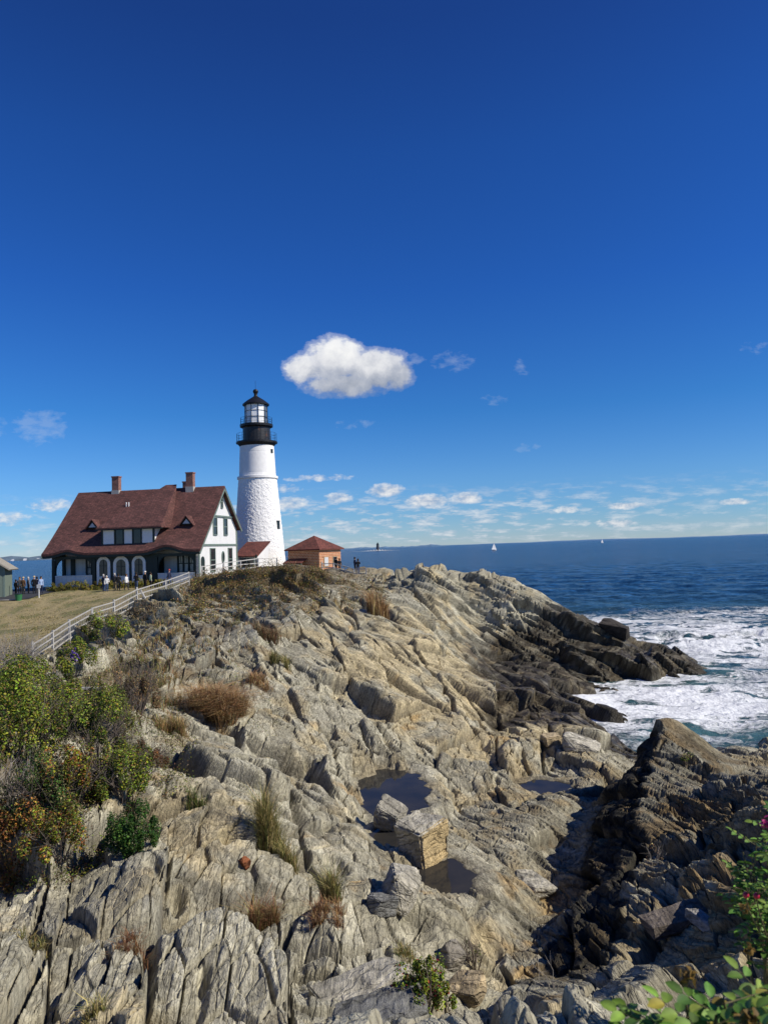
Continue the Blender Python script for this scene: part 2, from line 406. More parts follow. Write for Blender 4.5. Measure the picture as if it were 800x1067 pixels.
def build_terrain():
    rs = [1.2]
    Q = globals().get("QUALITY", 1.0)
    while rs[-1] < 155:
        r = rs[-1]
        k = 0.008 if r < 5 else 0.0030 if r < 20 else 0.0034 if r < 36 else 0.0024 if r < 70 else 0.012
        rs.append(r * (1 + k / Q))
    rs = np.array(rs)
    az = np.radians(np.concatenate([np.arange(-46, -31, 0.25), np.arange(-31, 31, 0.078 / Q), np.arange(31, 46.1, 0.25)]))
    A, RR = np.meshgrid(az, rs)
    x = RR * np.sin(A); y = RR * np.cos(A)
    X, Y, Z, m = surface(x, y, True)
    # ---- base colour of the rock
    L = lambda r, g, b: np.array([r, g, b], np.float32)
    def mixc(c, k, col): return c * (1 - k[..., None]) + col * k[..., None]
    xx, yy, zz = X, Y, Z
    grey = L(.350, .322, .250); pale = L(.55, .515, .415); tan = L(.50, .405, .245); blue = L(.215, .210, .190); dark = L(.085, .078, .062); ochre = L(.42, .265, .10)
    col = np.broadcast_to(grey, X.shape + (3,)).astype(np.float32)
    n1 = fbm(xx * 0.35, yy * 0.35, zz * 0.35, 4); n2 = fbm(xx * 1.6 + 4, yy * 1.6, zz * 1.6, 4); n3 = fbm(xx * 0.09 + 7, yy * 0.09, None, 3)
    col = mixc(col, np.clip(m['r2'] * 1.1 - 0.25 + n2 * 0.5, 0, 1) * 0.85, pale)
    col = mixc(col, sstep(0.55, 0.95, m['r1'] * 0.6 + m['r3'] * 0.3 + n1 * 0.5) * 0.7, blue)
    tanm = sstep(0.0, 0.5, n1 + 0.35 * n2 + 0.55 * np.exp(-(((xx - 2.5) / 6) ** 2 + ((yy - 40) / 14) ** 2)) + 0.25 * np.exp(-(((xx - 6) / 4) ** 2 + ((yy - 12) / 8) ** 2)))
    col = mixc(col, tanm * 0.75, tan)
    och = sstep(0.34, 0.62, fbm(xx * 0.6 + 30, yy * 0.6, zz * 0.6, 4) + 0.28 * np.exp(-(((xx - 6) / 4.5) ** 2 + ((yy - 14) / 9) ** 2)))
    col = mixc(col, och * 0.65, ochre)
    lich = sstep(0.12, 0.5, fbm(xx * 0.9 + 50, yy * 0.9, zz * 0.9, 5))
    col = mixc(col, lich * 0.55, dark)
    rx = np.exp(-(((xx - 7.5) / 4) ** 2 + ((yy - 18) / 10) ** 2))        # near outcrop: its shade is darkened into the rock colour; also masks ochre tops
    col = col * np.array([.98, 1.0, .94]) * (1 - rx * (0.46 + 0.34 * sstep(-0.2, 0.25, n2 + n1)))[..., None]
    col = np.array([1.13, 1.115, 1.085]) * col * (0.92 + 0.45 * (m['r3'] - 0.4) + 0.22 * np.clip(m['lam'], -1, 1))[..., None]
    crack = np.maximum.reduce([m['c1'] * 0.55, m['c2'] * 0.55, m['c3'] * 0.45])
    col = mixc(col, np.clip(crack, 0, 1), L(.07, .06, .048))
    kk, _ = cliff(xx, yy, m['mz']); face = np.clip(sstep(0.0, 0.10, kk) * sstep(1.0, 0.90, kk) * sstep(9.5, 12, yy), 0, 1); rec_shade = rx * sstep(0.10, 0.35, n2 + 0.7 * n1) * sstep(0.5, 0.9, kk) * 0.75; face = np.maximum(face, rec_shade); top = rx * sstep(0.80, 0.95, m['nz']) * sstep(-0.1, 0.3, n2 + 0.5 * n1)
    col = col * (1 - 0.87 * face)[..., None]; col = mixc(col, 0.6 * top, L(.38, .27, .13))  # shade of the west face and recesses painted into the colour; ochre tops
    # tide-darkened rock
    wl = 0.8 + 2.2 * sstep(33, 38, yy) * sstep(3.0, 6.0, xx) + 2.4 * sstep(9, 15, xx) * sstep(45, 54, yy) + 1.1 * n1 + 0.5 * n2
    wet = sstep(0.7, -0.5, zz - wl) * sstep(27, 34, yy)
    weed = L(.034, .026, .014)
    col = mixc(col, wet * (0.93 - 0.28 * sstep(0.0, 0.35, n2 + 0.4 * m['lam'])), weed * (1 + 2.2 * np.clip(n1 + n2, 0, 1))[..., None])
    col = mixc(col, m['pool'] * 0.5, L(.15, .125, .08))
    # thin soil and turf on the upper slopes
    soil = sstep(6.6, 9.2, m['mz'] + 1.6 * n1 + 0.9 * n2) * sstep(44, 58, yy) * sstep(3, -4, xx)
    soil = np.maximum(soil, sstep(-0.05, 0.35, n1 + 0.6 * n2 + 0.35 * sstep(-5, -10, xx) * sstep(13, 17, yy) * sstep(50, 40, yy) - 0.15) * sstep(-3.0, -7.5, xx) * sstep(12, 15, yy) * 0.9)
    soil = soil * (1 - m['lawn'])
    col = mixc(col, np.clip(soil, 0, 1) * 0.85, L(.125, .092, .052) * (1 + 0.9 * n2)[..., None])
    # lawn: dry autumn grass
    gn = fbm(xx * 0.45, yy * 0.25, None, 5); gn2 = fbm(xx * 2.2, yy * 1.4, None, 4)
    lawnc = L(.330, .265, .125) * (1 + 0.5 * gn2)[..., None]
    lawnc = mixc(lawnc, sstep(-0.08, 0.35, gn + 0.5 * gn2) * 0.8, L(.130, .135, .040))
    lawnc = mixc(lawnc, sstep(0.3, 0.6, gn2 - 0.4 * gn) * 0.35, L(.16, .11, .06))
    col = col * (1 - m['lawn'][..., None]) + lawnc * m['lawn'][..., None]
    col = np.clip(col, 0.012, 0.7)
    nr, na = X.shape
    idx = np.arange(nr * na).reshape(nr, na)
    f = np.stack([idx[:-1, :-1], idx[:-1, 1:], idx[1:, 1:], idx[1:, :-1]], -1).reshape(-1, 4)
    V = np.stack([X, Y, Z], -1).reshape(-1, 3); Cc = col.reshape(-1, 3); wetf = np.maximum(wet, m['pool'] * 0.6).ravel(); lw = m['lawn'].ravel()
    isl = lw[f].mean(1) > 0.5
    out = []
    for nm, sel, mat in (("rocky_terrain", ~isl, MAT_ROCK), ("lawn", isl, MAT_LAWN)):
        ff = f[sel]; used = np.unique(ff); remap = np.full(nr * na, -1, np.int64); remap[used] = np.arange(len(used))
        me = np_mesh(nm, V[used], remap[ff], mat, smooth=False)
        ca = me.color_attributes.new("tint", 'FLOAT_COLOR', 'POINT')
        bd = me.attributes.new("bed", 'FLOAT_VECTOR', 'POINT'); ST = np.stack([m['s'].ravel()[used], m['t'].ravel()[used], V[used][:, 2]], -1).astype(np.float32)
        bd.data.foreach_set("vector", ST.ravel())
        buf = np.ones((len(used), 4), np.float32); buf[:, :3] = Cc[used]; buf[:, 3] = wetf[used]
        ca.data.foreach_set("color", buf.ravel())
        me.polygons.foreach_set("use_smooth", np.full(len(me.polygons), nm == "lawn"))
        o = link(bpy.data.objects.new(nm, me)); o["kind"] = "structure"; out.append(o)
    return out

def rock_mat(name):
    t = NT(name)
    at_ = t.n("ShaderNodeVertexColor", layer_name="tint")
    p = t.n("ShaderNodeNewGeometry").outputs["Position"]
    n1 = t.noise(9, 8, 0.68, p); n2 = t.noise(45, 4, 0.6, p)
    mp = t.mapping(p, (14, 2.2, 9), (0.35, 0.3, 0.25))
    n3 = t.noise(1.0, 6, 0.65, mp)
    f1 = t.ramp(n1, [(0.28, 0.66), (0.5, 1.0), (0.72, 1.36)])
    f3 = t.ramp(n3, [(0.33, 0.72), (0.5, 1.0), (0.70, 1.20)])
    sp = t.ramp(n2, [(0.30, 0.85), (0.6, 1.08)])
    bed = t.n("ShaderNodeAttribute", attribute_name="bed").outputs["Vector"]
    wn = t.noise(1.3, 3, 0.6, p); wv = t.n("ShaderNodeVectorMath", operation='SCALE', ins={0: wn.outputs["Color"]}); wv.inputs["Scale"].default_value = 0.18
    bv = t.n("ShaderNodeVectorMath", operation='ADD', ins={0: bed, 1: wv})
    cr = None
    for sx, sy, wd, lo, sd in ((0.26, 1.9, 0.014, 0.42, 0.01), (1.0, 6.5, 0.03, 0.58, 3), (3.4, 22.0, 0.08, 0.72, 7)):
        vo = t.n("ShaderNodeTexVoronoi", voronoi_dimensions='2D', feature='DISTANCE_TO_EDGE'); vo.inputs["Scale"].default_value = 1.0
        t.put(vo.inputs["Vector"], t.mapping(bv, (sx, sy, 1)))
        k = t.ramp(vo.outputs["Distance"], [(0.0, lo), (wd, 1.0)])
        br_ = t.ramp(t.noise(0.8 + sd, 3, 0.6, p), [(0.42, 1.0), (0.56, 0.0)])       # cracks come and go
        k = t.math('MAXIMUM', k, br_) if sd else k
        cr = k if cr is None else t.math('MULTIPLY', cr, k)
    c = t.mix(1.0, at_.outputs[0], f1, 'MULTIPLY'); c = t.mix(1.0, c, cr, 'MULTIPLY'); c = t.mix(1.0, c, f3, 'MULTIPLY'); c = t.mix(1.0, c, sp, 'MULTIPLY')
    rough = t.math('SUBTRACT', 0.92, t.math('MULTIPLY', at_.outputs[1], 0.55))
    h = t.math('ADD', t.math('MULTIPLY', n1, 0.7), t.math('MULTIPLY', n3, 0.9))
    h = t.math('ADD', h, t.math('MULTIPLY', n2, 0.18)); h = t.math('ADD', h, t.math('MULTIPLY', cr, 0.8))
    b = t.bsdf(c, rough, bump=h, bstr=0.9, bdist=0.06)
    b.inputs["Specular IOR Level"].default_value = 0.25
    return t.mat
def lawn_mat():
    t = NT("dry_lawn_grass")
    at_ = t.n("ShaderNodeVertexColor", layer_name="tint")
    p = t.n("ShaderNodeNewGeometry").outputs["Position"]
    n = t.noise(14, 6, 0.75, t.mapping(p, (1, 0.6, 1)))
    c = t.mix(1.0, at_.outputs[0], t.ramp(n, [(0.3, 0.55), (0.7, 1.35)]), 'MULTIPLY')
    t.bsdf(c, 0.95, bump=n, bstr=0.9, bdist=0.08)
    return t.mat
MAT_ROCK = rock_mat("weathered_schist"); MAT_LAWN = lawn_mat()
TERRAIN, LAWN = build_terrain()
bpy.context.view_layer.update()
def hit(px, py, d=None):
    """the point of the finished ground seen at a photo position"""
    a = Vector((0, 0, CAM_Z)); b = at(px, py, 50.0) - a
    best = None
    for o in (TERRAIN, LAWN):
        ok, loc, nrm, _ = o.ray_cast(a, b.normalized())
        if ok and (best is None or loc.y < best[0].y): best = (loc.copy(), nrm.copy())
    if best is None or (d and (best[0].y > d * 1.5 or best[0].y < d * 0.6)):
        return (at(px, py, d or 50), Vector((0, 0, 1)))
    return best
# ================================================================== SEA, FAR LAND
def water_mat():
    t = NT("sea_water")
    at_ = t.n("ShaderNodeVertexColor", layer_name="foam")
    sep = t.n("ShaderNodeSeparateColor", {"Color": at_.outputs[0]})
    p = t.n("ShaderNodeNewGeometry").outputs["Position"]
    warp = t.noise(0.22, 3, 0.6, p)
    wv = t.n("ShaderNodeVectorMath", operation='SCALE', ins={0: warp.outputs["Color"]}); wv.inputs["Scale"].default_value = 5.0
    pv = t.n("ShaderNodeVectorMath", operation='ADD', ins={0: p, 1: wv})
    na = t.noise(0.42, 9, 0.66, t.mapping(pv, (0.42, 0.95, 1)))
    nb = t.noise(2.6, 5, 0.6, t.mapping(pv, (0.8, 1, 1)))
    lace = t.math('ABSOLUTE', t.math('SUBTRACT', na, 0.5))          # thin veins of spume
    lace = t.math('SUBTRACT', 1.0, t.math('MULTIPLY', lace, 7.0), True)
    f = t.math('ADD', t.math('MULTIPLY', t.math('ADD', na, t.math('MULTIPLY', nb, 0.35)), 0.85), t.math('MULTIPLY', lace, 0.25))
    f = t.math('SUBTRACT', t.math('ADD', f, sep.outputs[0]), 1.0)
    foam = t.ramp(f, [(0.02, 0.0), (0.09, 0.45), (0.17, 0.9), (0.30, 1.0)])
    foam = t.math('MULTIPLY', foam, t.math('GREATER_THAN', sep.outputs[0], 0.01))
    wn = t.noise(0.010, 4, 0.6, t.mapping(p, (0.35, 1.0, 1)))
    deep = t.ramp(wn, [(0.35, (0.006, 0.026, 0.066)), (0.65, (0.011, 0.042, 0.095))])
    rip = t.noise(0.55, 5, 0.7, t.mapping(p, (0.30, 0.8, 1)))
    rip3 = t.noise(0.9, 6, 0.75, t.mapping(p, (0.28, 0.05, 1)))
    deep = t.mix(1.0, deep, t.ramp(rip3, [(0.38, 0.45), (0.52, 1.0), (0.66, 2.0)]), 'MULTIPLY')
    deep = t.mix(1.0, deep, t.ramp(rip, [(0.36, 0.35), (0.5, 0.9), (0.64, 2.4)]), 'MULTIPLY')
    shal = t.mix(sep.outputs[1], deep, (0.050, 0.115, 0.115))
    col = t.mix(foam, shal, (0.80, 0.82, 0.82))
    rough = t.math('ADD', 0.22, t.math('MULTIPLY', foam, 0.6))
    s1 = t.noise(0.35, 6, 0.62, t.mapping(p, (0.5, 1, 1)))
    s2 = t.noise(1.7, 5, 0.6, p)
    h = t.math('ADD', t.math('MULTIPLY', s1, 1.0), t.math('MULTIPLY', s2, 0.25))
    h = t.math('ADD', h, t.math('MULTIPLY', foam, 0.12))
    b = t.bsdf(col, rough, bump=h, bstr=1.0, bdist=0.9)
    b.inputs["Specular IOR Level"].default_value = 0.16; b.inputs["IOR"].default_value = 1.33
    return t.mat
def build_sea():
    rs = [24.0]
    while rs[-1] < 45000:
        r = rs[-1]; rs.append(r * (1 + (0.0065 if r < 160 else 0.012 if r < 400 else 0.05)))
    rs = np.array(rs)
    az = np.radians(np.concatenate([np.arange(-70, -32, 2.0), np.arange(-32, 0, 0.4), np.arange(0, 32, 0.11), np.arange(32, 70.1, 1.0)]))
    A, RR = np.meshgrid(az, rs); x = RR * np.sin(A); y = RR * np.cos(A)
    calm = sstep(500, 150, RR)
    sw = np.sin((0.55 * x + 1.0 * y) * 0.28 + 2.5 * fbm(x * 0.03, y * 0.03, None, 2)) * 0.16
    z = calm * (sw + 0.42 * fbm(x * 0.12, y * 0.22, None, 4) + 0.20 * ridged(x * 0.25, y * 0.4, None, 2) * 0.5 + 0.12 * fbm(x * 0.8, y * 1.1, None, 3))
    w1s = None; dep = np.full(x.shape, -6.0)
    nearm = (RR < 190)
    dep[nearm] = macro(x[nearm], y[nearm])
    w1 = fbm(x * 0.035 + 5, y * 0.05, None, 3)
    reg = sstep(10, 20, x) * sstep(36, 42, y) * sstep(165, 84, y + 26 * w1) * sstep(0, 7, x - 0.14 * y + 6 * w1)
    band = 0.55 * np.exp(-((y - 98 - 0.2 * (x - 40) + 14 * w1) / 17) ** 2) + 0.5 * np.exp(-((y - 66 + 8 * w1) / 14) ** 2) + 0.50 * np.exp(-((y - 47) / 9) ** 2) * sstep(28, 17, x)
    foam = reg * np.clip(0.17 + 0.44 * band + 0.40 * w1, 0, 0.58)
    shore = sstep(-2.2, -0.2, dep) * sstep(34, 40, y) * (x > 8)
    foam = np.maximum(foam, shore * (0.36 + 0.35 * w1))
    spit = np.exp(-(((x - 20) / 11) ** 2 + ((y - 66) / 15) ** 2))
    foam = np.clip(foam + 0.12 * spit * reg + 0.20 * np.exp(-((x - 14) / 7.0) ** 2 - ((y - 47) / 9.0) ** 2) * sstep(8, 11, x), 0, 0.8)
    brk = np.exp(-((y - 70 - 0.15 * x + 6 * w1) / 3.0) ** 2) * reg
    z = z + brk * (0.9 + 1.0 * fbm(x * 0.3, y * 0.6, None, 3))
    # a thin line of breakers far out at the ledge
    nr, na = x.shape; idx = np.arange(nr * na).reshape(nr, na)
    f = np.stack([idx[:-1, :-1], idx[:-1, 1:], idx[1:, 1:], idx[1:, :-1]], -1).reshape(-1, 4)
    me = np_mesh("sea", np.stack([x, y, z], -1).reshape(-1, 3), f, water_mat(), smooth=True)
    ca = me.color_attributes.new("foam", 'FLOAT_COLOR', 'POINT')
    buf = np.zeros((nr * na, 4), np.float32); buf[:, 0] = foam.ravel(); buf[:, 1] = np.clip(reg * 0.55 + shore * 0.6 + 0.35 * sstep(62, 40, y) * reg, 0, 1).ravel(); buf[:, 3] = 1
    ca.data.foreach_set("color", buf.ravel())
    o = link(bpy.data.objects.new("sea", me)); o["kind"] = "structure"
build_sea()

def far_land(name, px0, px1, d, h, col, seed, base=0.0, white=False):
    t = NT(name + "_slope")
    p = t.pos(); n = t.noise(0.02, 5, 0.7, p)
    c = t.ramp(n, [(0.35, tuple(k * 0.8 for k in col)), (0.65, tuple(k * 1.15 for k in col))])  # col already carries the blue haze of distance
    if white:
        v = t.n("ShaderNodeTexVoronoi", {"Scale": 0.03}); t.put(v.inputs["Vector"], p)
        sx = t.n("ShaderNodeSeparateXYZ", {0: p})
        m = t.math('MULTIPLY', t.math('LESS_THAN', v.outputs["Distance"], 0.32), t.math('LESS_THAN', sx.outputs[2], 12.0))
        c = t.mix(m, c, (0.55, 0.56, 0.58))
    t.bsdf(c, 1.0)
    a = at(px0, 570, d); b = at(px1, 570, d)
    N = 160; vs = []; fs = []
    for i in range(N + 1):
        k = i / N; x = a.x + (b.x - a.x) * k
        e = min(1, min(k, 1 - k) * 9) if not white else min(1, (1 - k) * 6)
        hh = max(0.2, h * e * (0.62 + 0.75 * float(fbm(np.array([k * 7 + seed]), np.array([seed * 1.3]), None, 4)[0])))
        vs += [(x, d, base - 1), (x, d + 10, base + hh * 0.55), (x, d + 250, base + hh), (x, d + 700, base - 1)]
    for i in range(N):
        for j in range(3): fs.append((i * 4 + j, (i + 1) * 4 + j, (i + 1) * 4 + j + 1, i * 4 + j + 1))
    o = np_obj(name, vs, fs, t.mat, smooth=True); o["kind"] = "structure"
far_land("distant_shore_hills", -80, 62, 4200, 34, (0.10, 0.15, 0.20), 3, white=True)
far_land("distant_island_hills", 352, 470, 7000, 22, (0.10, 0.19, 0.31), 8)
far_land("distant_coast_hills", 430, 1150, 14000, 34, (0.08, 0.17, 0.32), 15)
# ================================================================== BUILDING MATERIALS
def shingle_mat(name, rgb, sx=1.0):
    t = NT(name); p = t.pos()
    sep = t.n("ShaderNodeSeparateXYZ", {0: p})
    sl = t.math('ADD', t.math('MULTIPLY', sep.outputs[2], 1.35), 0.0)
    v = t.n("ShaderNodeCombineXYZ", {0: t.math('ADD', sep.outputs[0], sep.outputs[1]), 1: sl})
    br = t.n("ShaderNodeTexBrick", {"Scale": 1.0, "Mortar Size": 0.016, "Brick Width": 0.32, "Row Height": 0.19, "Color1": tuple(c * 0.72 for c in rgb), "Color2": tuple(c * 1.35 for c in rgb), "Mortar": tuple(c * 0.35 for c in rgb)})
    t.put(br.inputs["Vector"], v)
    n = t.noise(0.9, 5, 0.65, p); n2 = t.noise(5, 4, 0.7, t.mapping(p, (1, 1, 2.2)))
    c = t.mix(1.0, br.outputs[0], t.ramp(n, [(0.3, 0.72), (0.7, 1.25)]), 'MULTIPLY')
    c = t.mix(1.0, c, t.ramp(n2, [(0.3, 0.62), (0.7, 1.35)]), 'MULTIPLY')
    t.bsdf(c, 0.9, bump=n2, bstr=0.5, bdist=0.05)
    return t.mat
def clap_mat(name, rgb, row=0.14, vert=False):
    t = NT(name); p = t.pos(); sep = t.n("ShaderNodeSeparateXYZ", {0: p})
    ax = t.math('ADD', sep.outputs[0], sep.outputs[1]) if vert else sep.outputs[2]
    fr = t.math('FRACT', t.math('DIVIDE', ax, row))
    edge = t.ramp(fr, [(0.0, 0.72), (0.10, 1.0), (1.0, 1.0)])
    n = t.noise(1.2, 5, 0.6, p)
    c = t.mix(1.0, t.ramp(n, [(0.3, tuple(k * 0.90 for k in rgb)), (0.7, rgb)]), edge, 'MULTIPLY')
    t.bsdf(c, 0.6, bump=fr, bstr=0.35, bdist=0.02)
    return t.mat
def brick_mat(name, c1, c2, mortar, bw=0.24, rh=0.085, ms=0.012):
    t = NT(name); p = t.pos(); sep = t.n("ShaderNodeSeparateXYZ", {0: p})
    v = t.n("ShaderNodeCombineXYZ", {0: t.math('ADD', sep.outputs[0], sep.outputs[1]), 1: sep.outputs[2]})
    br = t.n("ShaderNodeTexBrick", {"Scale": 1.0, "Mortar Size": ms, "Brick Width": bw, "Row Height": rh, "Color1": c1, "Color2": c2, "Mortar": mortar})
    t.put(br.inputs["Vector"], v)
    n = t.noise(2.5, 5, 0.7, p)
    c = t.mix(1.0, br.outputs[0], t.ramp(n, [(0.3, 0.65), (0.7, 1.25)]), 'MULTIPLY')
    t.bsdf(c, 0.9, bump=br.outputs[1], bstr=-0.3, bdist=0.02)
    return t.mat
def glass_mat(name, rgb=(0.02, 0.025, 0.03)):
    t = NT(name); n = t.noise(2.0, 3, 0.6, t.pos())
    b = t.bsdf(t.ramp(n, [(0.3, tuple(c * 0.6 for c in rgb)), (0.7, tuple(c * 1.5 for c in rgb))]), 0.08, bump=n, bstr=0.05)
    b.inputs["Specular IOR Level"].default_value = 0.6
    return t.mat
M_ROOF = shingle_mat("red_brown_shingles", (0.115, 0.046, 0.037))
M_ROOF2 = shingle_mat("rust_red_shingles", (0.150, 0.045, 0.030))
M_CLAP = clap_mat("white_clapboard", (0.78, 0.78, 0.76))
M_VERT = clap_mat("white_vertical_boards", (0.70, 0.71, 0.70), 0.55, True)
M_WHITE = simple("white_paint", (0.76, 0.76, 0.74), 0.55, 0.06)
M_GREEN = simple("dark_green_paint", (0.020, 0.032, 0.030), 0.5, 0.2)
M_TRIM = simple("grey_green_trim_paint", (0.155, 0.205, 0.175), 0.55, 0.15)
M_BRICK = brick_mat("chimney_brick", (0.20, 0.055, 0.035), (0.28, 0.085, 0.05), (0.30, 0.26, 0.22))
M_BRICKO = brick_mat("orange_brick", (0.40, 0.115, 0.040), (0.50, 0.17, 0.06), (0.60, 0.44, 0.28), 0.42, 0.20, 0.030)
M_GLASS = glass_mat("window_glass")
M_CURT = simple("pale_curtain", (0.55, 0.56, 0.56), 0.8, 0.1)
M_BLACK = simple("black_iron_paint", (0.012, 0.013, 0.016), 0.45, 0.4, 3.0)
M_STONE = simple("foundation_stone", (0.20, 0.19, 0.17), 0.9, 0.3, 3.0, bump=0.5)
M_GREYW = simple("weathered_grey_wood", (0.46, 0.45, 0.42), 0.85, 0.22, 8.0, bump=0.3)
M_SHED = simple("sage_green_boards", (0.16, 0.20, 0.16), 0.7, 0.15)
M_CONC = simple("pale_concrete", (0.42, 0.40, 0.36), 0.9, 0.15)

# ================================================================== KEEPER'S HOUSE
H0 = Vector((at(207, 601, 78).x, 78, 7.45)); HA = R(-9.5)
house = empty("keepers_house", H0, HA)
tag(house, "large white house with sweeping dark red shingle roof and arched green porch", "house")
HL = 17.2; RY, RZ = 6.5, 11.25; EY, EZ = -0.75, 3.95; BY, BZ = 11.75, 6.15
fx = lambda c: (c - 590) / 510 * HL
FH = lambda c: (478 - c) / 32
def hump(x): return 0.42 * math.exp(-((x - fx(148)) / 1.35) ** 2) + 0.62 * math.exp(-((x - fx(492)) / 1.6) ** 2)
def front_z(y): k = (y - EY) / (RY - EY); return EZ + (RZ - EZ) * (k ** 1.06)
# roof as one shell: front slope with the two eyebrow swells, ridge, back slope
vs = []; fs = []; nx, nf, nb = 64, 16, 6; x0, x1 = -HL - 0.75, 0.55
for i in range(nx + 1):
    x = x0 + (x1 - x0) * i / nx; row = []
    for j in range(nf + 1):
        k = j / nf; y = EY + (RY - EY) * k
        row.append((x, y, front_z(y) + hump(x) * max(0, 1 - k * 2.6) ** 2))
    for j in range(1, nb + 1):
        k = j / nb; row.append((x, RY + (BY - RY) * k, RZ + (BZ - RZ) * k + 0.25 * k * k))
    vs += row
nr_ = nf + nb + 1; n0 = len(vs)
vs += [(a, b, c - 0.24) for a, b, c in vs]
for i in range(nx):
    for j in range(nr_ - 1):
        a = i * nr_ + j; fs.append((a, a + nr_, a + nr_ + 1, a + 1)); b = a + n0; fs.append((b, b + 1, b + nr_ + 1, b + nr_))
    for j in (0, nr_ - 1):
        a = i * nr_ + j; fs.append((a, a + nr_, a + nr_ + n0, a + n0) if j else (a + n0, a + nr_ + n0, a + nr_, a))
for i in (0, nx):
    for j in range(nr_ - 1):
        a = i * nr_ + j; fs.append((a, a + 1, a + 1 + n0, a + n0))
mb = MB(); mb.add(vs, fs); roof = mb.build("roof", M_ROOF, house)
# dark verge boards under the right and left roof edges
for xx in (x1 - 0.02, x0 + 0.02):
    mb = MB()
    for (ya, za, yb, zb) in ((EY, EZ, RY, RZ), (RY, RZ, BY, BZ + 0.25)):
        mb.bar((xx, ya, za - 0.40), (xx, yb, zb - 0.36), 0.10, 0.22)
    mb.build("verge_board", M_TRIM, house)
mb = MB()                                             # eave fascia that follows the swells
for i in range(44):
    xa = x0 + 0.1 + (x1 - x0 - 0.2) * i / 44; xb = x0 + 0.1 + (x1 - x0 - 0.2) * (i + 1) / 44
    mb.bar((xa, EY + 0.16, EZ + hump(xa) - 0.36), (xb, EY + 0.16, EZ + hump(xb) - 0.36), 0.10, 0.30)
mb.build("eave_fascia", M_GREEN, house)
# walls
wf = lambda y: front_z(y) - 0.27
def gable_poly(yA, yB=11.3):
    pts = [(yA, 0.0), (yB, 0.0), (yB, RZ + (BZ - RZ) * (yB - RY) / (BY - RY) - 0.27), (RY, RZ - 0.29)]
    for k in range(6, 0, -1):
        y = yA + (RY - yA) * k / 7; pts.append((y, wf(y)))
    pts.append((yA, wf(yA))); return pts
mb = MB(); mb.prism(gable_poly(2.2), -HL + 0.25, -0.25, "x"); mb.build("wall", M_VERT, house)
mb = MB(); mb.prism(gable_poly(0.0), -0.25, 0.0, "x"); g = mb.build("gable_wall", M_CLAP, house)
mb = MB(); mb.prism(gable_poly(2.2), -HL, -HL + 0.25, "x"); mb.build("gable_wall", M_CLAP, house)
mb = MB(); mb.box(-HL - 0.1, 0.1, -0.15, 11.4, -2.0, 0.28); mb.build("foundation", M_STONE, house)
# gable trim: bands and windows on the right end
YG = lambda c: (c - 594) / 128 * 11.3
ZG = lambda c: 3.55 + (352.6 - c) / 30.0
mb = MB()
mb.box(0.0, 0.10, -0.05, 11.35, 4.30, 4.52); mb.box(0.0, 0.16, 3.3, 9.9, 7.62, 7.80)
mb.box(0.0, 0.08, 0.0, 0.28, 0.3, 4.0); mb.box(0.0, 0.08, 11.05, 11.36, 0.3, 6.2)
mb.build("trim_band", M_TRIM, house)
def gwin(y0, y1, z0, z1):
    f = MB()
    w = 0.11
    f.box(0.0, 0.09, y0 - w, y0, z0 - w, z1 + w); f.box(0.0, 0.09, y1, y1 + w, z0 - w, z1 + w)
    f.box(0.0, 0.12, y0, y1, z0 - w, z0); f.box(0.0, 0.12, y0, y1, z1, z1 + w); f.box(0.0, 0.07, y0, y1, (z0 + z1) / 2 - 0.05, (z0 + z1) / 2 + 0.05)
    fo = f.build("window", M_TRIM, house)
    MB().box(0.002, 0.03, y0, y1, z0, z1).build("pane", M_GLASS, fo)
gwin(YG(630), YG(644), 1.5, 3.95); gwin(YG(690), YG(702), 1.5, 3.95)
gwin(YG(641), YG(652), 5.6, 7.45); gwin(YG(676), YG(687), 5.6, 7.45)
gwin(YG(668), YG(673), 8.75, 10.1)
mb = MB()
for k in range(20):
    a = 2 * math.pi * k / 20; b = 2 * math.pi * (k + 1) / 20
    mb.bar((0.05, YG(671) + 0.36 * math.cos(a), 3.0 + 0.62 * math.sin(a)), (0.05, YG(671) + 0.36 * math.cos(b), 3.0 + 0.62 * math.sin(b)), 0.12, 0.10, up=(1, 0, 0))
ov = mb.build("window", M_TRIM, house)
MB().prism([(YG(671) + 0.34 * math.cos(2 * math.pi * k / 20), 3.0 + 0.6 * math.sin(2 * math.pi * k / 20)) for k in range(20)], 0.004, 0.03, "x").build("pane", M_GLASS, ov)
def arch_pts(c, w, z0, zs, n=12):
    return [(c - w, z0)] + [(c - w * math.cos(math.pi * k / n), zs + w * math.sin(math.pi * k / n)) for k in range(n + 1)] + [(c + w, z0)]
MB().prism(arch_pts(1.1, 0.48, 0.3, 2.7), 0.004, 0.05, "x").build("archway", M_GREEN, house)
# porch front
for a in (80, 224, 440, 578): MB().box(fx(a), fx(a) + 0.36, 0.0, 0.36, 0.28, 3.29).build("porch_post", M_GREEN, house)
MB().box(-HL, -HL + 0.3, 1.9, 2.19, 0.28, 3.29).build("porch_post", M_GREEN, house)
mb = MB(); mb.box(-HL, 0.0, 0.02, 0.40, 3.30, 3.62); mb.box(-HL, -HL + 0.3, 0.4, 2.2, 3.3, 3.9)
for (pa, pb) in ((fx(92), fx(222)), (fx(452), fx(576))):              # curved brackets in the porch corners
    for sx, xc in ((1, pa), (-1, pb)):
        q = [(xc, 2.1)] + [(xc + sx * 1.0 * (1 - math.cos(t)), 2.1 + 1.2 * math.sin(t)) for t in [math.pi / 2 * k / 8 for k in range(9)]] + [(xc, 3.3)]
        mb.prism(q, 0.08, 0.30, "y")
mb.build("porch_beam", M_GREEN, house)
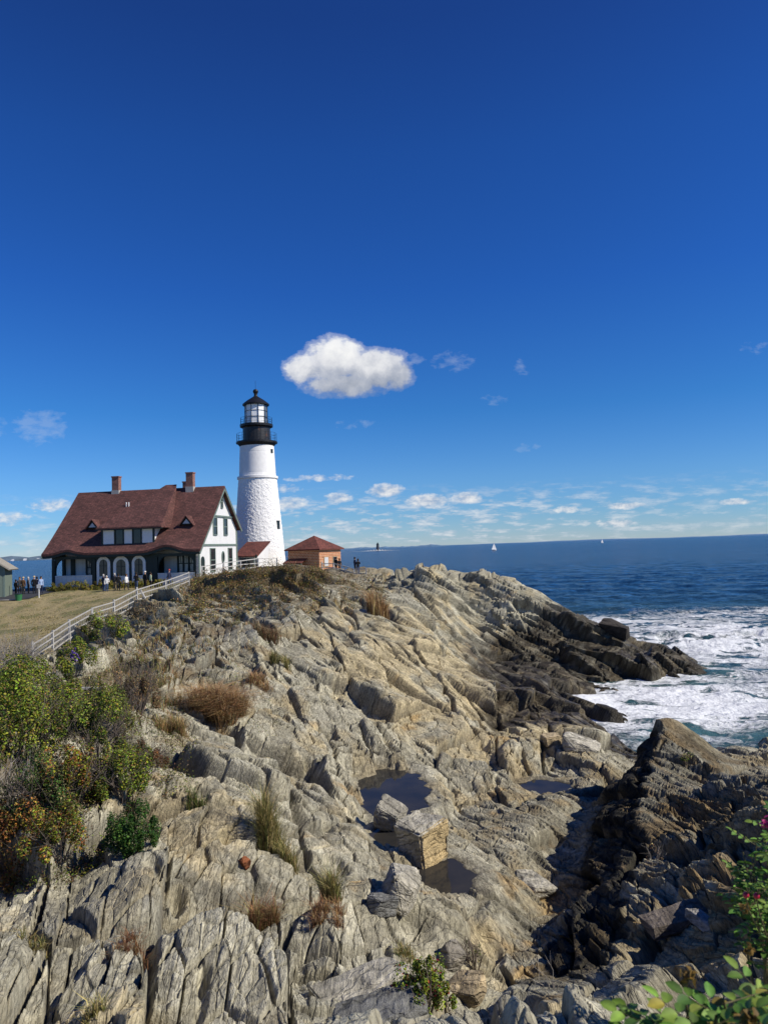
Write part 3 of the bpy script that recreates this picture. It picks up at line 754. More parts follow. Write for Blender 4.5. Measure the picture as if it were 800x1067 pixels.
for a, b in ((91, 224), (451, 578)):
    k = MB(); k.box(fx(a), fx(b), 0.06, 0.26, 0.28, 1.42); k.box(fx(a), fx(b), 0.02, 0.32, 1.42, 1.52); k.build("knee_wall", M_VERT, house)
MB().box(fx(228), fx(444), 0.10, 0.30, 0.28, 3.62).build("arcade_wall", M_GREEN, house)
for c0, c1 in ((240, 287), (298, 352), (363, 410)):
    c = (fx(c0) + fx(c1)) / 2; w = (fx(c1) - fx(c0)) / 2; zt = FH(366); zs = zt - w
    wi = w * 0.62
    f = MB(); n = 14
    out_ = arch_pts(c, w, 0.45, zs, n); inn = arch_pts(c, wi, 1.30, zs - 0.02, n)
    for i in range(1, n + 1):
        f.prism([out_[i], out_[i + 1], inn[i + 1], inn[i]], 0.0, 0.12)
    f.prism([out_[0], out_[1], inn[1], (c - wi, 1.30)], 0.0, 0.12); f.prism([(c + wi, 1.30), inn[-2], out_[-2], out_[-1]], 0.0, 0.12)
    f.prism([(c - w, 0.45), (c - wi, 1.30), (c + wi, 1.30), (c + w, 0.45)], 0.0, 0.12)
    f.box(c - wi - 0.12, c + wi + 0.12, -0.06, 0.0, 1.24, 1.34)
    ar = f.build("arch_surround", M_WHITE, house)
    p = MB(); p.prism(inn, 0.06, 0.09); p.build("pane", M_GLASS, ar)
    m = MB(); m.box(c - 0.03, c + 0.03, 0.03, 0.06, 1.3, zs + wi * 0.95); m.box(c - wi, c + wi, 0.035, 0.06, zs - 0.25, zs - 0.19); m.build("glazing_bar", M_GREEN, ar)
def pwin(c0, c1, z0, z1, n):
    xa, xb = fx(c0), fx(c1); f = MB(); w = 0.13
    f.box(xa - w, xb + w, 2.05, 2.2, z0 - w, z0); f.box(xa - w, xb + w, 2.05, 2.2, z1, z1 + w)
    for k in range(n + 1):
        xk = xa + (xb - xa) * k / n; f.box(xk - 0.09, xk + 0.09, 2.05, 2.2, z0, z1)
    f.box(xa, xb, 2.10, 2.2, (z0 + z1) / 2 - 0.05, (z0 + z1) / 2 + 0.05)
    for k in range(n):
        xm = xa + (xb - xa) * (k + 0.5) / n; f.box(xm - 0.025, xm + 0.025, 2.12, 2.2, (z0 + z1) / 2, z1)
    fo = f.build("window", M_GREEN, house)
    MB().box(xa, xb, 2.16, 2.198, z0, z1).build("pane", M_GLASS2, fo)
M_GLASS2 = glass_mat("window_glass_with_pale_blind", (0.34, 0.37, 0.36))
pwin(166, 222, 1.35, 3.25, 3); pwin(492, 548, 1.55, 3.35, 3)
MB().box(fx(108), fx(124), 2.08, 2.198, 0.3, 3.3).build("shutter", M_GREEN, house)
MB().box(fx(412), fx(442), 2.08, 2.198, 0.3, 3.3).build("door", M_GREEN, house)
# central dormer
dorm = None
xl, xr = fx(256), fx(438); dz0, dz1, dy = 4.72, 6.72, 0.22
b = MB(); yb = RY - 0.3
b.prism([(dy + 0.1, dz0), (dy + 0.1, dz1), (3.2, dz1 + 0.9), (3.2, front_z(3.2) - 0.4)], xl + 0.05, xr - 0.05, "x")
dorm = b.build("dormer", M_WHITE, house)
for a0, a1 in ((260, 300), (333, 363), (395, 434)): MB().box(fx(a0), fx(a1), dy + 0.03, dy + 0.10, dz0 + 0.1, dz1 - 0.08).build("panel", M_WHITE, dorm)
b = MB()
for a0, a1 in ((254, 260), (299, 304), (329, 334), (362, 366), (391, 396), (433, 439)): b.box(fx(a0), fx(a1), dy - 0.02, dy + 0.12, dz0 + 0.02, dz1)
b.box(xl - 0.05, xr + 0.05, dy - 0.04, dy + 0.12, dz1 - 0.1, dz1 + 0.06); b.box(xl, xr, dy - 0.04, dy + 0.1, dz0, dz0 + 0.12)
b.build("dormer_frame", M_GREEN, dorm)
for a0, a1 in ((304, 329), (366, 391)): MB().box(fx(a0), fx(a1), dy + 0.05, dy + 0.09, dz0 + 0.12, dz1 - 0.1).build("pane", M_GLASS, dorm)
A = (fx(243), -0.25, 6.62); B = (fx(470), -0.25, 6.62); Cc_ = (fx(432), RY - 0.1, RZ + 0.42); D = (fx(392), RY - 0.1, RZ + 0.42)
A2 = (A[0] - 0.0, 2.6, 6.62); B2 = (B[0], 2.6, 6.62)
low = lambda p: (p[0], p[1], p[2] - 0.16)
b = MB(); b.add([A, B, Cc_, D, A2, B2, low(A), low(B), low(A2), low(B2)], [(0, 1, 2, 3), (1, 5, 2), (4, 0, 3), (4, 3, 2, 5), (6, 7, 1, 0), (7, 9, 5, 1), (9, 8, 4, 5), (8, 6, 0, 4), (6, 8, 9, 7)])
b.build("dormer_roof", M_ROOF, dorm)
b = MB(); b.box(A[0] + 0.03, B[0] - 0.03, -0.23, 0.2, 6.36, 6.46); b.build("dormer_soffit", M_GREEN, dorm)
# two little triangular gablets
for c in (195, 528):
    xc = fx(c); zb = 6.75; yb = 1.9
    b = MB(); b.prism([(xc - 0.62, zb), (xc + 0.62, zb), (xc, zb + 0.78)], yb - 0.12, yb + 1.4); ga = b.build("gablet", M_GREEN, house)
    b = MB()
    for s in (-1, 1): b.add([(xc, yb - 0.3, zb + 0.98), (xc + s * 0.86, yb - 0.3, zb - 0.06), (xc + s * 0.86, yb + 1.0, zb - 0.06), (xc, yb + 2.3, zb + 0.98),
                             (xc, yb - 0.3, zb + 0.88), (xc + s * 0.86, yb - 0.3, zb - 0.16), (xc + s * 0.86, yb + 1.0, zb - 0.16), (xc, yb + 2.3, zb + 0.88)],
                            [(0, 1, 2, 3), (4, 7, 6, 5), (0, 4, 5, 1), (1, 5, 6, 2), (2, 6, 7, 3)])
    b.build("gablet_roof", M_ROOF, ga)
    MB().prism([(xc - 0.42, zb + 0.08), (xc + 0.42, zb + 0.08), (xc, zb + 0.58)], yb - 0.16, yb - 0.12).build("pane", M_CURT, ga)
# chimneys
hl = lambda p: Matrix.Rotation(-HA, 4, 'Z') @ (p - H0)
for px, w, top, yy in ((115, 0.86, 1.6, RY), (199.3, 0.86, 1.6, RY - 0.2), (188.3, 0.55, 0.7, RY + 1.2)):
    q = hl(at(px, 505, 85.2 if px < 150 else 85)); xc = q.x
    b = MB(); b.box(xc - w / 2, xc + w / 2, yy - 0.32, yy + 0.32, RZ - 1.3, RZ + top); b.box(xc - w / 2 - 0.06, xc + w / 2 + 0.06, yy - 0.38, yy + 0.38, RZ + top, RZ + top + 0.14)
    ch = b.build("chimney", M_BRICK, roof)
    MB().box(xc - w / 2 - 0.05, xc + w / 2 + 0.05, yy - 0.37, yy + 0.37, RZ - 0.9, RZ + 0.06).build("chimney_flashing", M_CONC, ch)
b = MB()
for dx in (0, 0.3): b.tube([(fx(272) + dx, 4.6, front_z(4.6) - 0.1), (fx(272) + dx, 4.6, front_z(4.6) + 0.45)], 0.07, 8)
b.build("vent_pipe", M_WHITE, roof)

# ================================================================== ANNEX between house and tower
an = empty("passage_annex", at(247, 600, 91), R(-14)); an.location.z = 7.6
tag(an, "low white annex with red lean-to roof between house and tower", "annex")
b = MB(); b.prism([(0, 0), (3.6, 0), (3.6, 4.45), (0, 2.95)], 0.0, 2.75, "x"); b.build("wall", M_CLAP, an)
b = MB(); b.add([(-0.25, -0.45, 2.85), (3.0, -0.45, 2.85), (3.0, 3.7, 4.65), (-0.25, 3.7, 4.65), (-0.25, -0.45, 2.70), (3.0, -0.45, 2.70), (3.0, 3.7, 4.50), (-0.25, 3.7, 4.50)],
                [(0, 1, 2, 3), (7, 6, 5, 4), (0, 4, 5, 1), (1, 5, 6, 2), (2, 6, 7, 3), (3, 7, 4, 0)]); b.build("roof", M_ROOF2, an)
for xa in (0.5, 1.5):
    f = MB().box(xa - 0.08, xa + 0.86, -0.06, 0.0, 1.45, 2.6).build("window", M_TRIM, an); MB().box(xa, xa + 0.78, -0.09, -0.062, 1.53, 2.52).build("pane", M_GLASS, f)
MB().box(2.8, 2.95, -0.6, -0.45, 0, 3.0).build("downpipe", M_GREEN, an)
# white picket by the gable
# ================================================================== LIGHTHOUSE
TW = Vector((at(270.5, 583, 100).x, 100.0, 7.6))
tw = empty("lighthouse", TW); tag(tw, "tall round white lighthouse tower with black lantern gallery", "lighthouse")
def tower_wall():
    prof = [(-1.2, 3.78), (0, 3.70), (1.2, 3.58), (13.2, 2.56), (13.35, 2.56)]
    zs = np.concatenate([np.linspace(-1.2, 13.3, 210), [13.3, 13.36, 13.6, 13.66], np.linspace(13.7, 17.85, 26), [17.95, 18.2]])
    rr = np.where(zs < 13.3, 3.66 - (zs / 13.3) * 1.06, 0)
    rr = np.where(zs >= 13.3, 2.78, rr); rr = np.where(zs >= 13.66, 2.50 - (zs - 13.66) / 4.2 * 0.18, rr); rr = np.where(zs > 17.86, 2.45, rr)
    rr[-1] = 2.6
    n = 260; th = np.linspace(0, 2 * np.pi, n, endpoint=False)
    T, Z = np.meshgrid(th, zs); RRR = np.repeat(rr[:, None], n, 1)
    circ = T * 3.0
    # rubble masonry under thick paint
    nxc = 72; cxx = T / (2 * np.pi) * nxc
    def per(cx, cyy, sd):
        v, e, r = cells(np.mod(cx, nxc), cyy, sd, k=10, tilt=0.8); return v, e, r
    v, e, r = per(cxx, Z / 0.22, 6)
    bump = 0.045 * v + 0.018 * (r - 0.5) - 0.024 * (1 - sstep(0, 0.22, e)) + 0.03 * pn(np.cos(T) * 9, np.sin(T) * 9, Z * 3)
    lowm = (Z < 13.25) * sstep(-2, 0, Z)
    fine = 0.006 * pn(np.cos(T) * 14, np.sin(T) * 14, Z * 5) - 0.012 * (np.mod(Z, 0.7) < 0.06) * (Z > 13.8)
    RRR = RRR + bump * lowm + fine * (Z > 13.7)
    V = np.stack([RRR * np.cos(T), RRR * np.sin(T), Z], -1).reshape(-1, 3)
    idx = np.arange(len(zs) * n).reshape(len(zs), n)
    f = np.stack([idx[:-1], np.roll(idx[:-1], -1, 1), np.roll(idx[1:], -1, 1), idx[1:]], -1).reshape(-1, 4)
    o = np_obj("tower_wall", V, f, M_TOWER, tw)
    return o
M_TOWER = simple("white_limewash", (0.80, 0.79, 0.76), 0.7, 0.05, 2.5, bump=0.2)
tower_wall()
def tower_window(ang, z, w, h, r):
    d = Vector((math.sin(ang), -math.cos(ang), 0)); s = Vector((math.cos(ang), math.sin(ang), 0))
    Mx = Matrix.Translation(d * (r - 0.12) + Vector((0, 0, z))) @ Matrix(((s.x, d.x, 0, 0), (s.y, d.y, 0, 0), (0, 0, 1, 0), (0, 0, 0, 1)))
    f = MB(); f.box(-w / 2 - 0.08, -w / 2, -0.1, 0.2, -h / 2, h / 2, 0, Mx); f.box(w / 2, w / 2 + 0.08, -0.1, 0.2, -h / 2, h / 2, 0, Mx); f.box(-w / 2 - 0.1, w / 2 + 0.1, -0.1, 0.24, -h / 2 - 0.1, -h / 2, 0, Mx); f.box(-w / 2 - 0.1, w / 2 + 0.1, -0.1, 0.22, h / 2, h / 2 + 0.1, 0, Mx)
    fo = f.build("window", M_GREEN, tw); g = MB(); g.box(-w / 2, w / 2, -0.1, 0.16, -h / 2, h / 2, 0, Mx); g.build("pane", M_GLASS, fo)
tower_window(R(66), 6.9, 0.40, 0.9, 3.12); tower_window(R(66), 17.0, 0.24, 0.30, 2.36)
b = MB(); b.lathe([(2.3, 17.75), (2.62, 18.15), (2.82, 18.22), (2.82, 18.42), (1.9, 18.44)], 40); gal = b.build("main_gallery", M_BLACK, tw)
def railing(r, z, h, n, parent):
    b = MB()
    for k in range(n):
        a = 2 * math.pi * k / n; p = (r * math.cos(a), r * math.sin(a))
        b.tube([(p[0], p[1], z), (p[0], p[1], z + h)], 0.020, 5)
    for zz in (z + h, z + h * 0.66, z + h * 0.33):
        for k in range(n):
            a = 2 * math.pi * k / n; c = 2 * math.pi * (k + 1) / n
            b.tube([(r * math.cos(a), r * math.sin(a), zz), (r * math.cos(c), r * math.sin(c), zz)], 0.015, 5, caps=False)
    b.build("railing", M_BLACK, parent)
railing(2.72, 18.4, 1.15, 20, gal)
M_RUST = (lambda: (lambda t: (t.bsdf(t.ramp(t.noise(1.6, 5, 0.7, t.mapping(t.pos(), (1.5, 1.5, 0.6))), [(0.50, (0.014, 0.015, 0.018)), (0.60, (0.03, 0.022, 0.018)), (0.74, (0.17, 0.06, 0.025))]), 0.5), t.mat)[1])(NT("black_paint_with_rust")))()
b = MB(); b.lathe([(1.86, 18.42), (1.88, 20.3), (2.0, 20.45)], 24); b.build("watch_room", M_RUST, tw)
b = MB(); b.lathe([(1.9, 20.36), (2.24, 20.5), (2.26, 20.82), (1.4, 20.85)], 32); g2 = b.build("lantern_gallery", M_BLACK, tw)
railing(2.16, 20.8, 0.95, 14, g2)
NL = 10; rl = 1.55; z0, z1 = 20.86, 23.55
M_LGLASS = glass_mat("lantern_glass", (0.10, 0.12, 0.14))
M_DRAPE = simple("white_lantern_curtain", (0.86, 0.87, 0.86), 0.5, 0.1, 2.0)
ln = MB()
off = R(3)
cor = [(rl * math.cos(2 * math.pi * k / NL + off), rl * math.sin(2 * math.pi * k / NL + off)) for k in range(NL)]
for k in range(NL):
    a = cor[k]; c = cor[(k + 1) % NL]
    ln.tube([(a[0], a[1], z0), (a[0], a[1], z1)], 0.042, 6)
    for zz in (z0 + 0.05, z0 + 0.93, z0 + 1.80, z1 - 0.05): ln.bar((a[0], a[1], zz), (c[0], c[1], zz), 0.045, 0.045)
lan = ln.build("lantern_frame", M_BLACK, tw)
for k in range(NL):
    a = Vector((*cor[k], 0)); c = Vector((*cor[(k + 1) % NL], 0)); mid = (a + c) / 2
    az_ = math.degrees(math.atan2(mid.y, mid.x))
    bright = -170 < az_ < -45
    g = MB(); s = 0.975
    g.add([(a.x * s, a.y * s, z0), (c.x * s, c.y * s, z0), (c.x * s, c.y * s, z1), (a.x * s, a.y * s, z1)], [(0, 1, 2, 3)])
    g.build("curtain" if bright else "pane", M_DRAPE if bright else M_LGLASS, lan)
b = MB(); b.lathe([(1.82, 23.52), (1.84, 23.68), (1.2, 24.2), (0.55, 24.62), (0.28, 24.8), (0.2, 25.0)], 30); cap = b.build("lantern_roof", M_BLACK, tw)
b = MB(); b.lathe([(0.05, 24.95), (0.26, 25.0), (0.20, 25.12), (0.34, 25.3), (0.38, 25.5), (0.28, 25.72), (0.05, 25.82)], 18); b.tube([(0, 0, 25.8), (0, 0, 27.0)], 0.02, 5); b.build("ventilator_ball", M_BLACK, cap)

# ================================================================== BRICK SIGNAL HOUSE
bh = empty("brick_building", at(333, 597, 92), R(-34 + 4)); bh.location.z = at(333, 598, 92).z - 0.3
tag(bh, "small square orange brick building with hipped red roof right of tower", "building")
S = 4.9; WH = 3.45
b = MB(); b.box(-S, 0, 0, S, -1.2, WH); b.build("wall", M_BRICKO, bh)
e = 0.35
b = MB(); b.add([(-S - e, -e, WH), (e, -e, WH), (e, S + e, WH), (-S - e, S + e, WH), (-S - e, -e, WH - 0.16), (e, -e, WH - 0.16), (e, S + e, WH - 0.16), (-S - e, S + e, WH - 0.16), (-S / 2, S / 2, WH + 1.75)],
                [(0, 1, 8), (1, 2, 8), (2, 3, 8), (3, 0, 8), (4, 5, 1, 0), (5, 6, 2, 1), (6, 7, 3, 2), (7, 4, 0, 3), (7, 6, 5, 4)]); b.build("roof", M_ROOF2, bh)
for ya in (1.1, 3.1):
    f = MB().box(-0.02, 0.05, ya - 0.12, ya + 0.92, 1.15, 2.45).build("window", simple("boarded_window_tan", (0.42, 0.30, 0.17), 0.8, 0.15), bh); MB().box(0.052, 0.07, ya, ya + 0.8, 1.25, 2.35).build("pane", M_CURT if ya < 2 else M_GLASS, f)
b = MB(); b.add([(-S + 0.1, -0.02, 2.3), (-1.9, -0.02, 2.3), (-1.9, -1.3, 1.75), (-S + 0.1, -1.3, 1.75), (-S + 0.1, -0.02, 2.2), (-1.9, -0.02, 2.2), (-1.9, -1.3, 1.65), (-S + 0.1, -1.3, 1.65)], [(0, 3, 2, 1), (4, 5, 6, 7), (0, 4, 7, 3), (3, 7, 6, 2), (2, 6, 5, 1)])
b.build("porch_roof", M_ROOF2, bh)
for xx in (-S + 0.2, -2.0): MB().box(xx - 0.06, xx + 0.06, -1.2, -1.08, -0.6, 1.66).build("porch_post", M_TRIM, bh)
MB().box(-3.7, -2.8, -0.05, 0.0, -0.2, 1.9).build("door", M_TRIM, bh)

# ================================================================== SHED at the left edge
sp = at(5, 617, 74)
sh = empty("small_shed", (sp.x, 74, 7.2), R(14)); tag(sh, "small sage green shed with pale roof edge at left of lawn", "shed")
MB().prism([(-3.2, 0), (0, 0), (0, 2.95), (-1.6, 4.1), (-3.2, 2.95)], 0, 3.0).build("wall", M_SHED, sh)
b = MB()
for s in (-1, 1): b.bar((-1.6, 1.4, 4.2), (-1.6 + s * 2.15, 1.4, 2.72), 3.6, 0.14)
b.build("roof", simple("pale_weathered_shingle", (0.30, 0.28, 0.23), 0.9, 0.2), sh)
MB().box(-0.14, 0.03, -0.03, 0.0, 0, 2.9).build("corner_board", M_TRIM, sh)
MB().box(-2.1, -1.2, -0.04, 0.0, 0.05, 2.1).build("door", M_GREEN, sh)
# ================================================================== FENCES
def resample(pts, step):
    out = [pts[0].copy()]; acc = 0
    for a, b in zip(pts[:-1], pts[1:]):
        L = (b - a).length; t = step - acc
        while t <= L: out.append(a.lerp(b, t / L)); t += step
        acc = (acc + L) % step
    return out
def fence(name, label, pts, step, h, nrail, rails_w, mat, mesh=True, lean=None, group=None):
    P = resample(pts, step)
    o = empty(name, P[0]); tag(o, label, "fence"); base = P[0].copy()
    gs = ground_v([p.x for p in P], [p.y for p in P])
    P = [Vector((p.x, p.y, 0.45 * float(g) + 0.55 * p.z)) for p, g in zip(P, gs)]
    L = [p - base for p in P]
    for i, p in enumerate(L):
        k = random.uniform(-0.05, 0.05); k2 = random.uniform(-0.04, 0.04); e = random.uniform(0.0, 0.16)
        b = MB(); b.bar(p + Vector((0, 0, -0.5)), p + Vector((k, k2, h + e)), 0.11, 0.11); b.build("post", mat, o)
    r = MB(); W = MB()
    for a, c in zip(L[:-1], L[1:]):
        for j in range(nrail):
            z = h * (0.10 + 0.86 * j / (nrail - 1)); dz = random.uniform(-0.04, 0.04); dz2 = random.uniform(-0.04, 0.04)
            r.bar(a + Vector((0, -0.08, z + dz)), c + Vector((0, -0.08, z + dz2)), 0.04, rails_w)
        if mesh:
            n = max(2, int((c - a).length / 0.22))
            for q in range(n):
                p = a.lerp(c, q / n) + Vector((0, -0.05, 0)); W.bar(p, p + Vector((0, 0, h * 0.96)), 0.018, 0.018)
    r.build("rail", mat, o)
    if mesh: W.build("wire_mesh", mat, o)
    return o
M_FENCE = simple("weathered_white_fence_wood", (0.40, 0.39, 0.36), 0.8, 0.18, 5.0, bump=0.3)
def gpt(px, py, d): return at(px, py, d)
fence("rail_fence", "long whitish rail fence climbing the lawn edge towards the house", [gpt(34, 693, 41.5), gpt(46, 686, 43), gpt(77, 661, 48), gpt(135, 639, 55), gpt(195, 612, 60), gpt(207, 602, 63)], 2.9, 1.25, 4, 0.075, M_FENCE)
fence("rail_fence", "low grey rail fence crossing the knoll top in front of the tower", [gpt(210, 600, 66), gpt(232, 596, 68), gpt(262, 591, 72), gpt(300, 589, 76)], 2.6, 0.95, 3, 0.08, M_GREYW, mesh=False)
fence("rail_fence", "grey rail fence running down from brick building to the rocks", [gpt(336, 598, 84), gpt(352, 601, 82), gpt(370, 606, 79), gpt(386, 608, 77)], 2.1, 1.05, 3, 0.09, M_GREYW, mesh=False)
p = at(156, 629, 56)
b = MB(); b.bar((0.05, 0, -0.3), (-0.75, 0, 1.15), 0.20, 0.10); o = b.build("leaning_board", M_FENCE); o.location = p; tag(o, "broken white board leaning against the lawn fence", "board")
p = at(92, 719, 21); b = MB(); b.bar((-0.48, 0, 0), (0.52, 0.05, -0.02), 0.09, 0.07); o = b.build("fallen_plank", M_FENCE, bevel=0.01); o.location = p + Vector((0, 0, 0.05)); tag(o, "short white plank lying in the brush below the fence", "plank")

# ================================================================== PATH and small fittings by the shed
def drape(name, poly, mat, lift, n=14):
    (ax, ay), (bx, by), (cx_, cy_), (dx_, dy_) = poly; vs = []
    for i in range(n + 1):
        for j in range(n + 1):
            u, v = i / n, j / n
            vs.append(((ax * (1 - u) + bx * u) * (1 - v) + (dx_ * (1 - u) + cx_ * u) * v, (ay * (1 - u) + by * u) * (1 - v) + (dy_ * (1 - u) + cy_ * u) * v))
    z = ground_v([a for a, _ in vs], [b for _, b in vs])
    V = [(a, b, float(c) + lift) for (a, b), c in zip(vs, z)]
    f = [(i * (n + 1) + j, (i + 1) * (n + 1) + j, (i + 1) * (n + 1) + j + 1, i * (n + 1) + j + 1) for i in range(n) for j in range(n)]
    o = np_obj(name, V, f, mat, smooth=True); o["kind"] = "structure"
M_ASPH = simple("dark_asphalt", (0.045, 0.046, 0.05), 0.9, 0.2, 4.0)
drape("asphalt_path", [(-43, 70.5), (-34.6, 70.8), (-36.5, 88), (-47, 88)], M_ASPH, 0.06)
drape("path_kerb", [(-42.6, 69.9), (-35.6, 70.1), (-35.6, 70.5), (-42.6, 70.45)], M_CONC, 0.10)
g = lambda px, d: (lambda q: Vector((q.x, d, ground(q.x, d))))(at(px, 610, d))
p = g(19.3, 70.3); b = MB(); b.lathe([(0.26, 0), (0.33, 0.55), (0.35, 0.62)], 16); o = b.build("green_bin", simple("green_plastic", (0.03, 0.16, 0.06), 0.5, 0.1)); b = MB(); b.lathe([(0.36, 0.61), (0.36, 0.66), (0.12, 0.70)], 16); b.build("lid", M_GREEN, o); o.location = p; tag(o, "small green bin standing by the path edge", "bin")
p = g(40.6, 71.5); b = MB(); b.bar((0, 0, -0.1), (0, 0, 1.35), 0.07, 0.07); o = b.build("marker_stake", M_WHITE); o.location = p; b = MB(); b.box(-0.2, 0.2, -0.05, -0.036, 0.95, 1.3); b.build("sign_plate", M_CURT, o); tag(o, "thin white marker stake beside the asphalt path", "stake")

# ================================================================== PEOPLE
def solid(name, rgb, rough=0.85): return simple(name, rgb, rough, 0.15, 12.0)
SKIN = solid("skin", (0.50, 0.30, 0.21), 0.6); SHOE = solid("dark_shoes", (0.03, 0.028, 0.026))
HAIRS = {"dark": solid("dark_hair", (0.02, 0.014, 0.010)), "brown": solid("brown_hair", (0.09, 0.05, 0.028)), "grey": solid("grey_hair", (0.42, 0.40, 0.37)), "cap_red": solid("red_cap_cloth", (0.45, 0.06, 0.045)), "cap_white": solid("white_hat_cloth", (0.70, 0.67, 0.60)), "cap_tan": solid("tan_hat_cloth", (0.48, 0.36, 0.20))}
CLO = {"navy": (0.015, 0.022, 0.055), "black": (0.010, 0.010, 0.012), "white": (0.70, 0.70, 0.68), "grey": (0.16, 0.165, 0.17), "pale_green": (0.45, 0.52, 0.36), "light_blue": (0.30, 0.40, 0.58), "jeans": (0.045, 0.08, 0.17), "khaki": (0.26, 0.20, 0.12), "brown": (0.14, 0.075, 0.035), "dark_grey": (0.045, 0.046, 0.05)}
CLO = {k: solid(k + "_cloth", v) for k, v in CLO.items()}
def person(label, loc, rz, h, top, legs, hair, pose="stand", group=None):
    """one continuous skinned body, clothing by zones; hair or hat is a child"""
    J = [(0, 0, .95), (0, .01, 1.15), (0, 0, 1.36), (0, 0, 1.50), (0, -.015, 1.60), (0, -.02, 1.72)]
    rad = [(.15, .11), (.14, .10), (.17, .11), (.055, .055), (.085, .095), (.07, .085)]
    E = [(0, 1), (1, 2), (2, 3), (3, 4), (4, 5)]
    for s in (-1, 1):
        b0 = len(J)
        if pose == "phone" : arm = [(.19 * s, 0, 1.42), (.25 * s, -.04, 1.16), (.10 * s, -.28, 1.30), (.06 * s, -.34, 1.36)]
        elif pose == "bag" and s > 0: arm = [(.19 * s, 0, 1.42), (.27 * s, .03, 1.15), (.20 * s, -.20, 1.05), (.14 * s, -.26, 1.07)]
        elif pose == "walk": arm = [(.19 * s, 0, 1.42), (.25 * s, .05 * s, 1.14), (.24 * s, -.10 * s, .92), (.23 * s, -.14 * s, .82)]
        else: arm = [(.19 * s, 0, 1.42), (.245 * s, .03, 1.14), (.235 * s, -.04, .90), (.225 * s, -.06, .79)]
        J += arm; rad += [(.075, .075), (.055, .055), (.04, .04), (.035, .045)]
        E += [(2, b0), (b0, b0 + 1), (b0 + 1, b0 + 2), (b0 + 2, b0 + 3)]
        b0 = len(J); st = .17 * s if pose == "walk" else .015 * s
        J += [(.095 * s, 0, .88), (.10 * s, -st * .6 - .02, .50), (.10 * s, -st + (.06 if (pose == "walk" and s < 0) else 0), .09), (.11 * s, -st - .15, .045)]
        rad += [(.10, .10), (.068, .068), (.05, .05), (.045, .04)]
        E += [(0, b0), (b0, b0 + 1), (b0 + 1, b0 + 2), (b0 + 2, b0 + 3)]
    me = bpy.data.meshes.new("person_cage"); me.from_pydata(J, E, [])
    if not me.skin_vertices: bpy_o = None
    o = bpy.data.objects.new("person", me); link(o)
    m = o.modifiers.new("skin", 'SKIN'); m.use_smooth_shade = True
    sub = o.modifiers.new("sub", 'SUBSURF'); sub.levels = 2; sub.render_levels = 2
    sv = me.skin_vertices[0].data if len(me.skin_vertices) else None
    if sv is None:
        return None
    for i, r in enumerate(rad): sv[i].radius = r
    sv[0].use_root = True
    bpy.context.view_layer.update()
    dg = bpy.context.evaluated_depsgraph_get()
    nm = bpy.data.meshes.new_from_object(o.evaluated_get(dg)); nm.name = "person"
    o.modifiers.clear(); o.data = nm; bpy.data.meshes.remove(me)
    nm.materials.clear()
    for mt in (SKIN, CLO[top], CLO[legs], SHOE): nm.materials.append(mt)
    for p in nm.polygons:
        c = p.center; p.use_smooth = True
        hand = any((Vector(c) - Vector(J[i])).length < 0.085 for i in (9, 17))
        p.material_index = 0 if (c.z > 1.50 or hand) else 3 if c.z < 0.085 else 2 if (c.z < 0.86 and abs(c.x) < 0.19) else 1
    k = h / 1.80
    o.scale = (k, k, k); o.location = loc; o.rotation_euler = (0, 0, rz)
    hm = MB(); z0 = 1.63
    if hair.startswith("cap"):
        hm.lathe([(0.15, 1.715), (0.155, 1.73), (0.10, 1.74), (0.105, 1.80), (0.06, 1.845), (0.01, 1.85)], 14, cy=-0.02); nmn = "hat"
    else:
        hm.lathe([(0.085, 1.56), (0.103, 1.64), (0.108, 1.72), (0.085, 1.80), (0.04, 1.83), (0.005, 1.835)], 14, cy=0.018); nmn = "hair"
    hm.build(nmn, HAIRS[hair], o, smooth=True)
    tag(o, label, "person", group); return o
G1 = "visitors on the lawn in front of the porch"; G2 = "visitors on the path beside the shed"; G3 = "visitors beside the brick building"
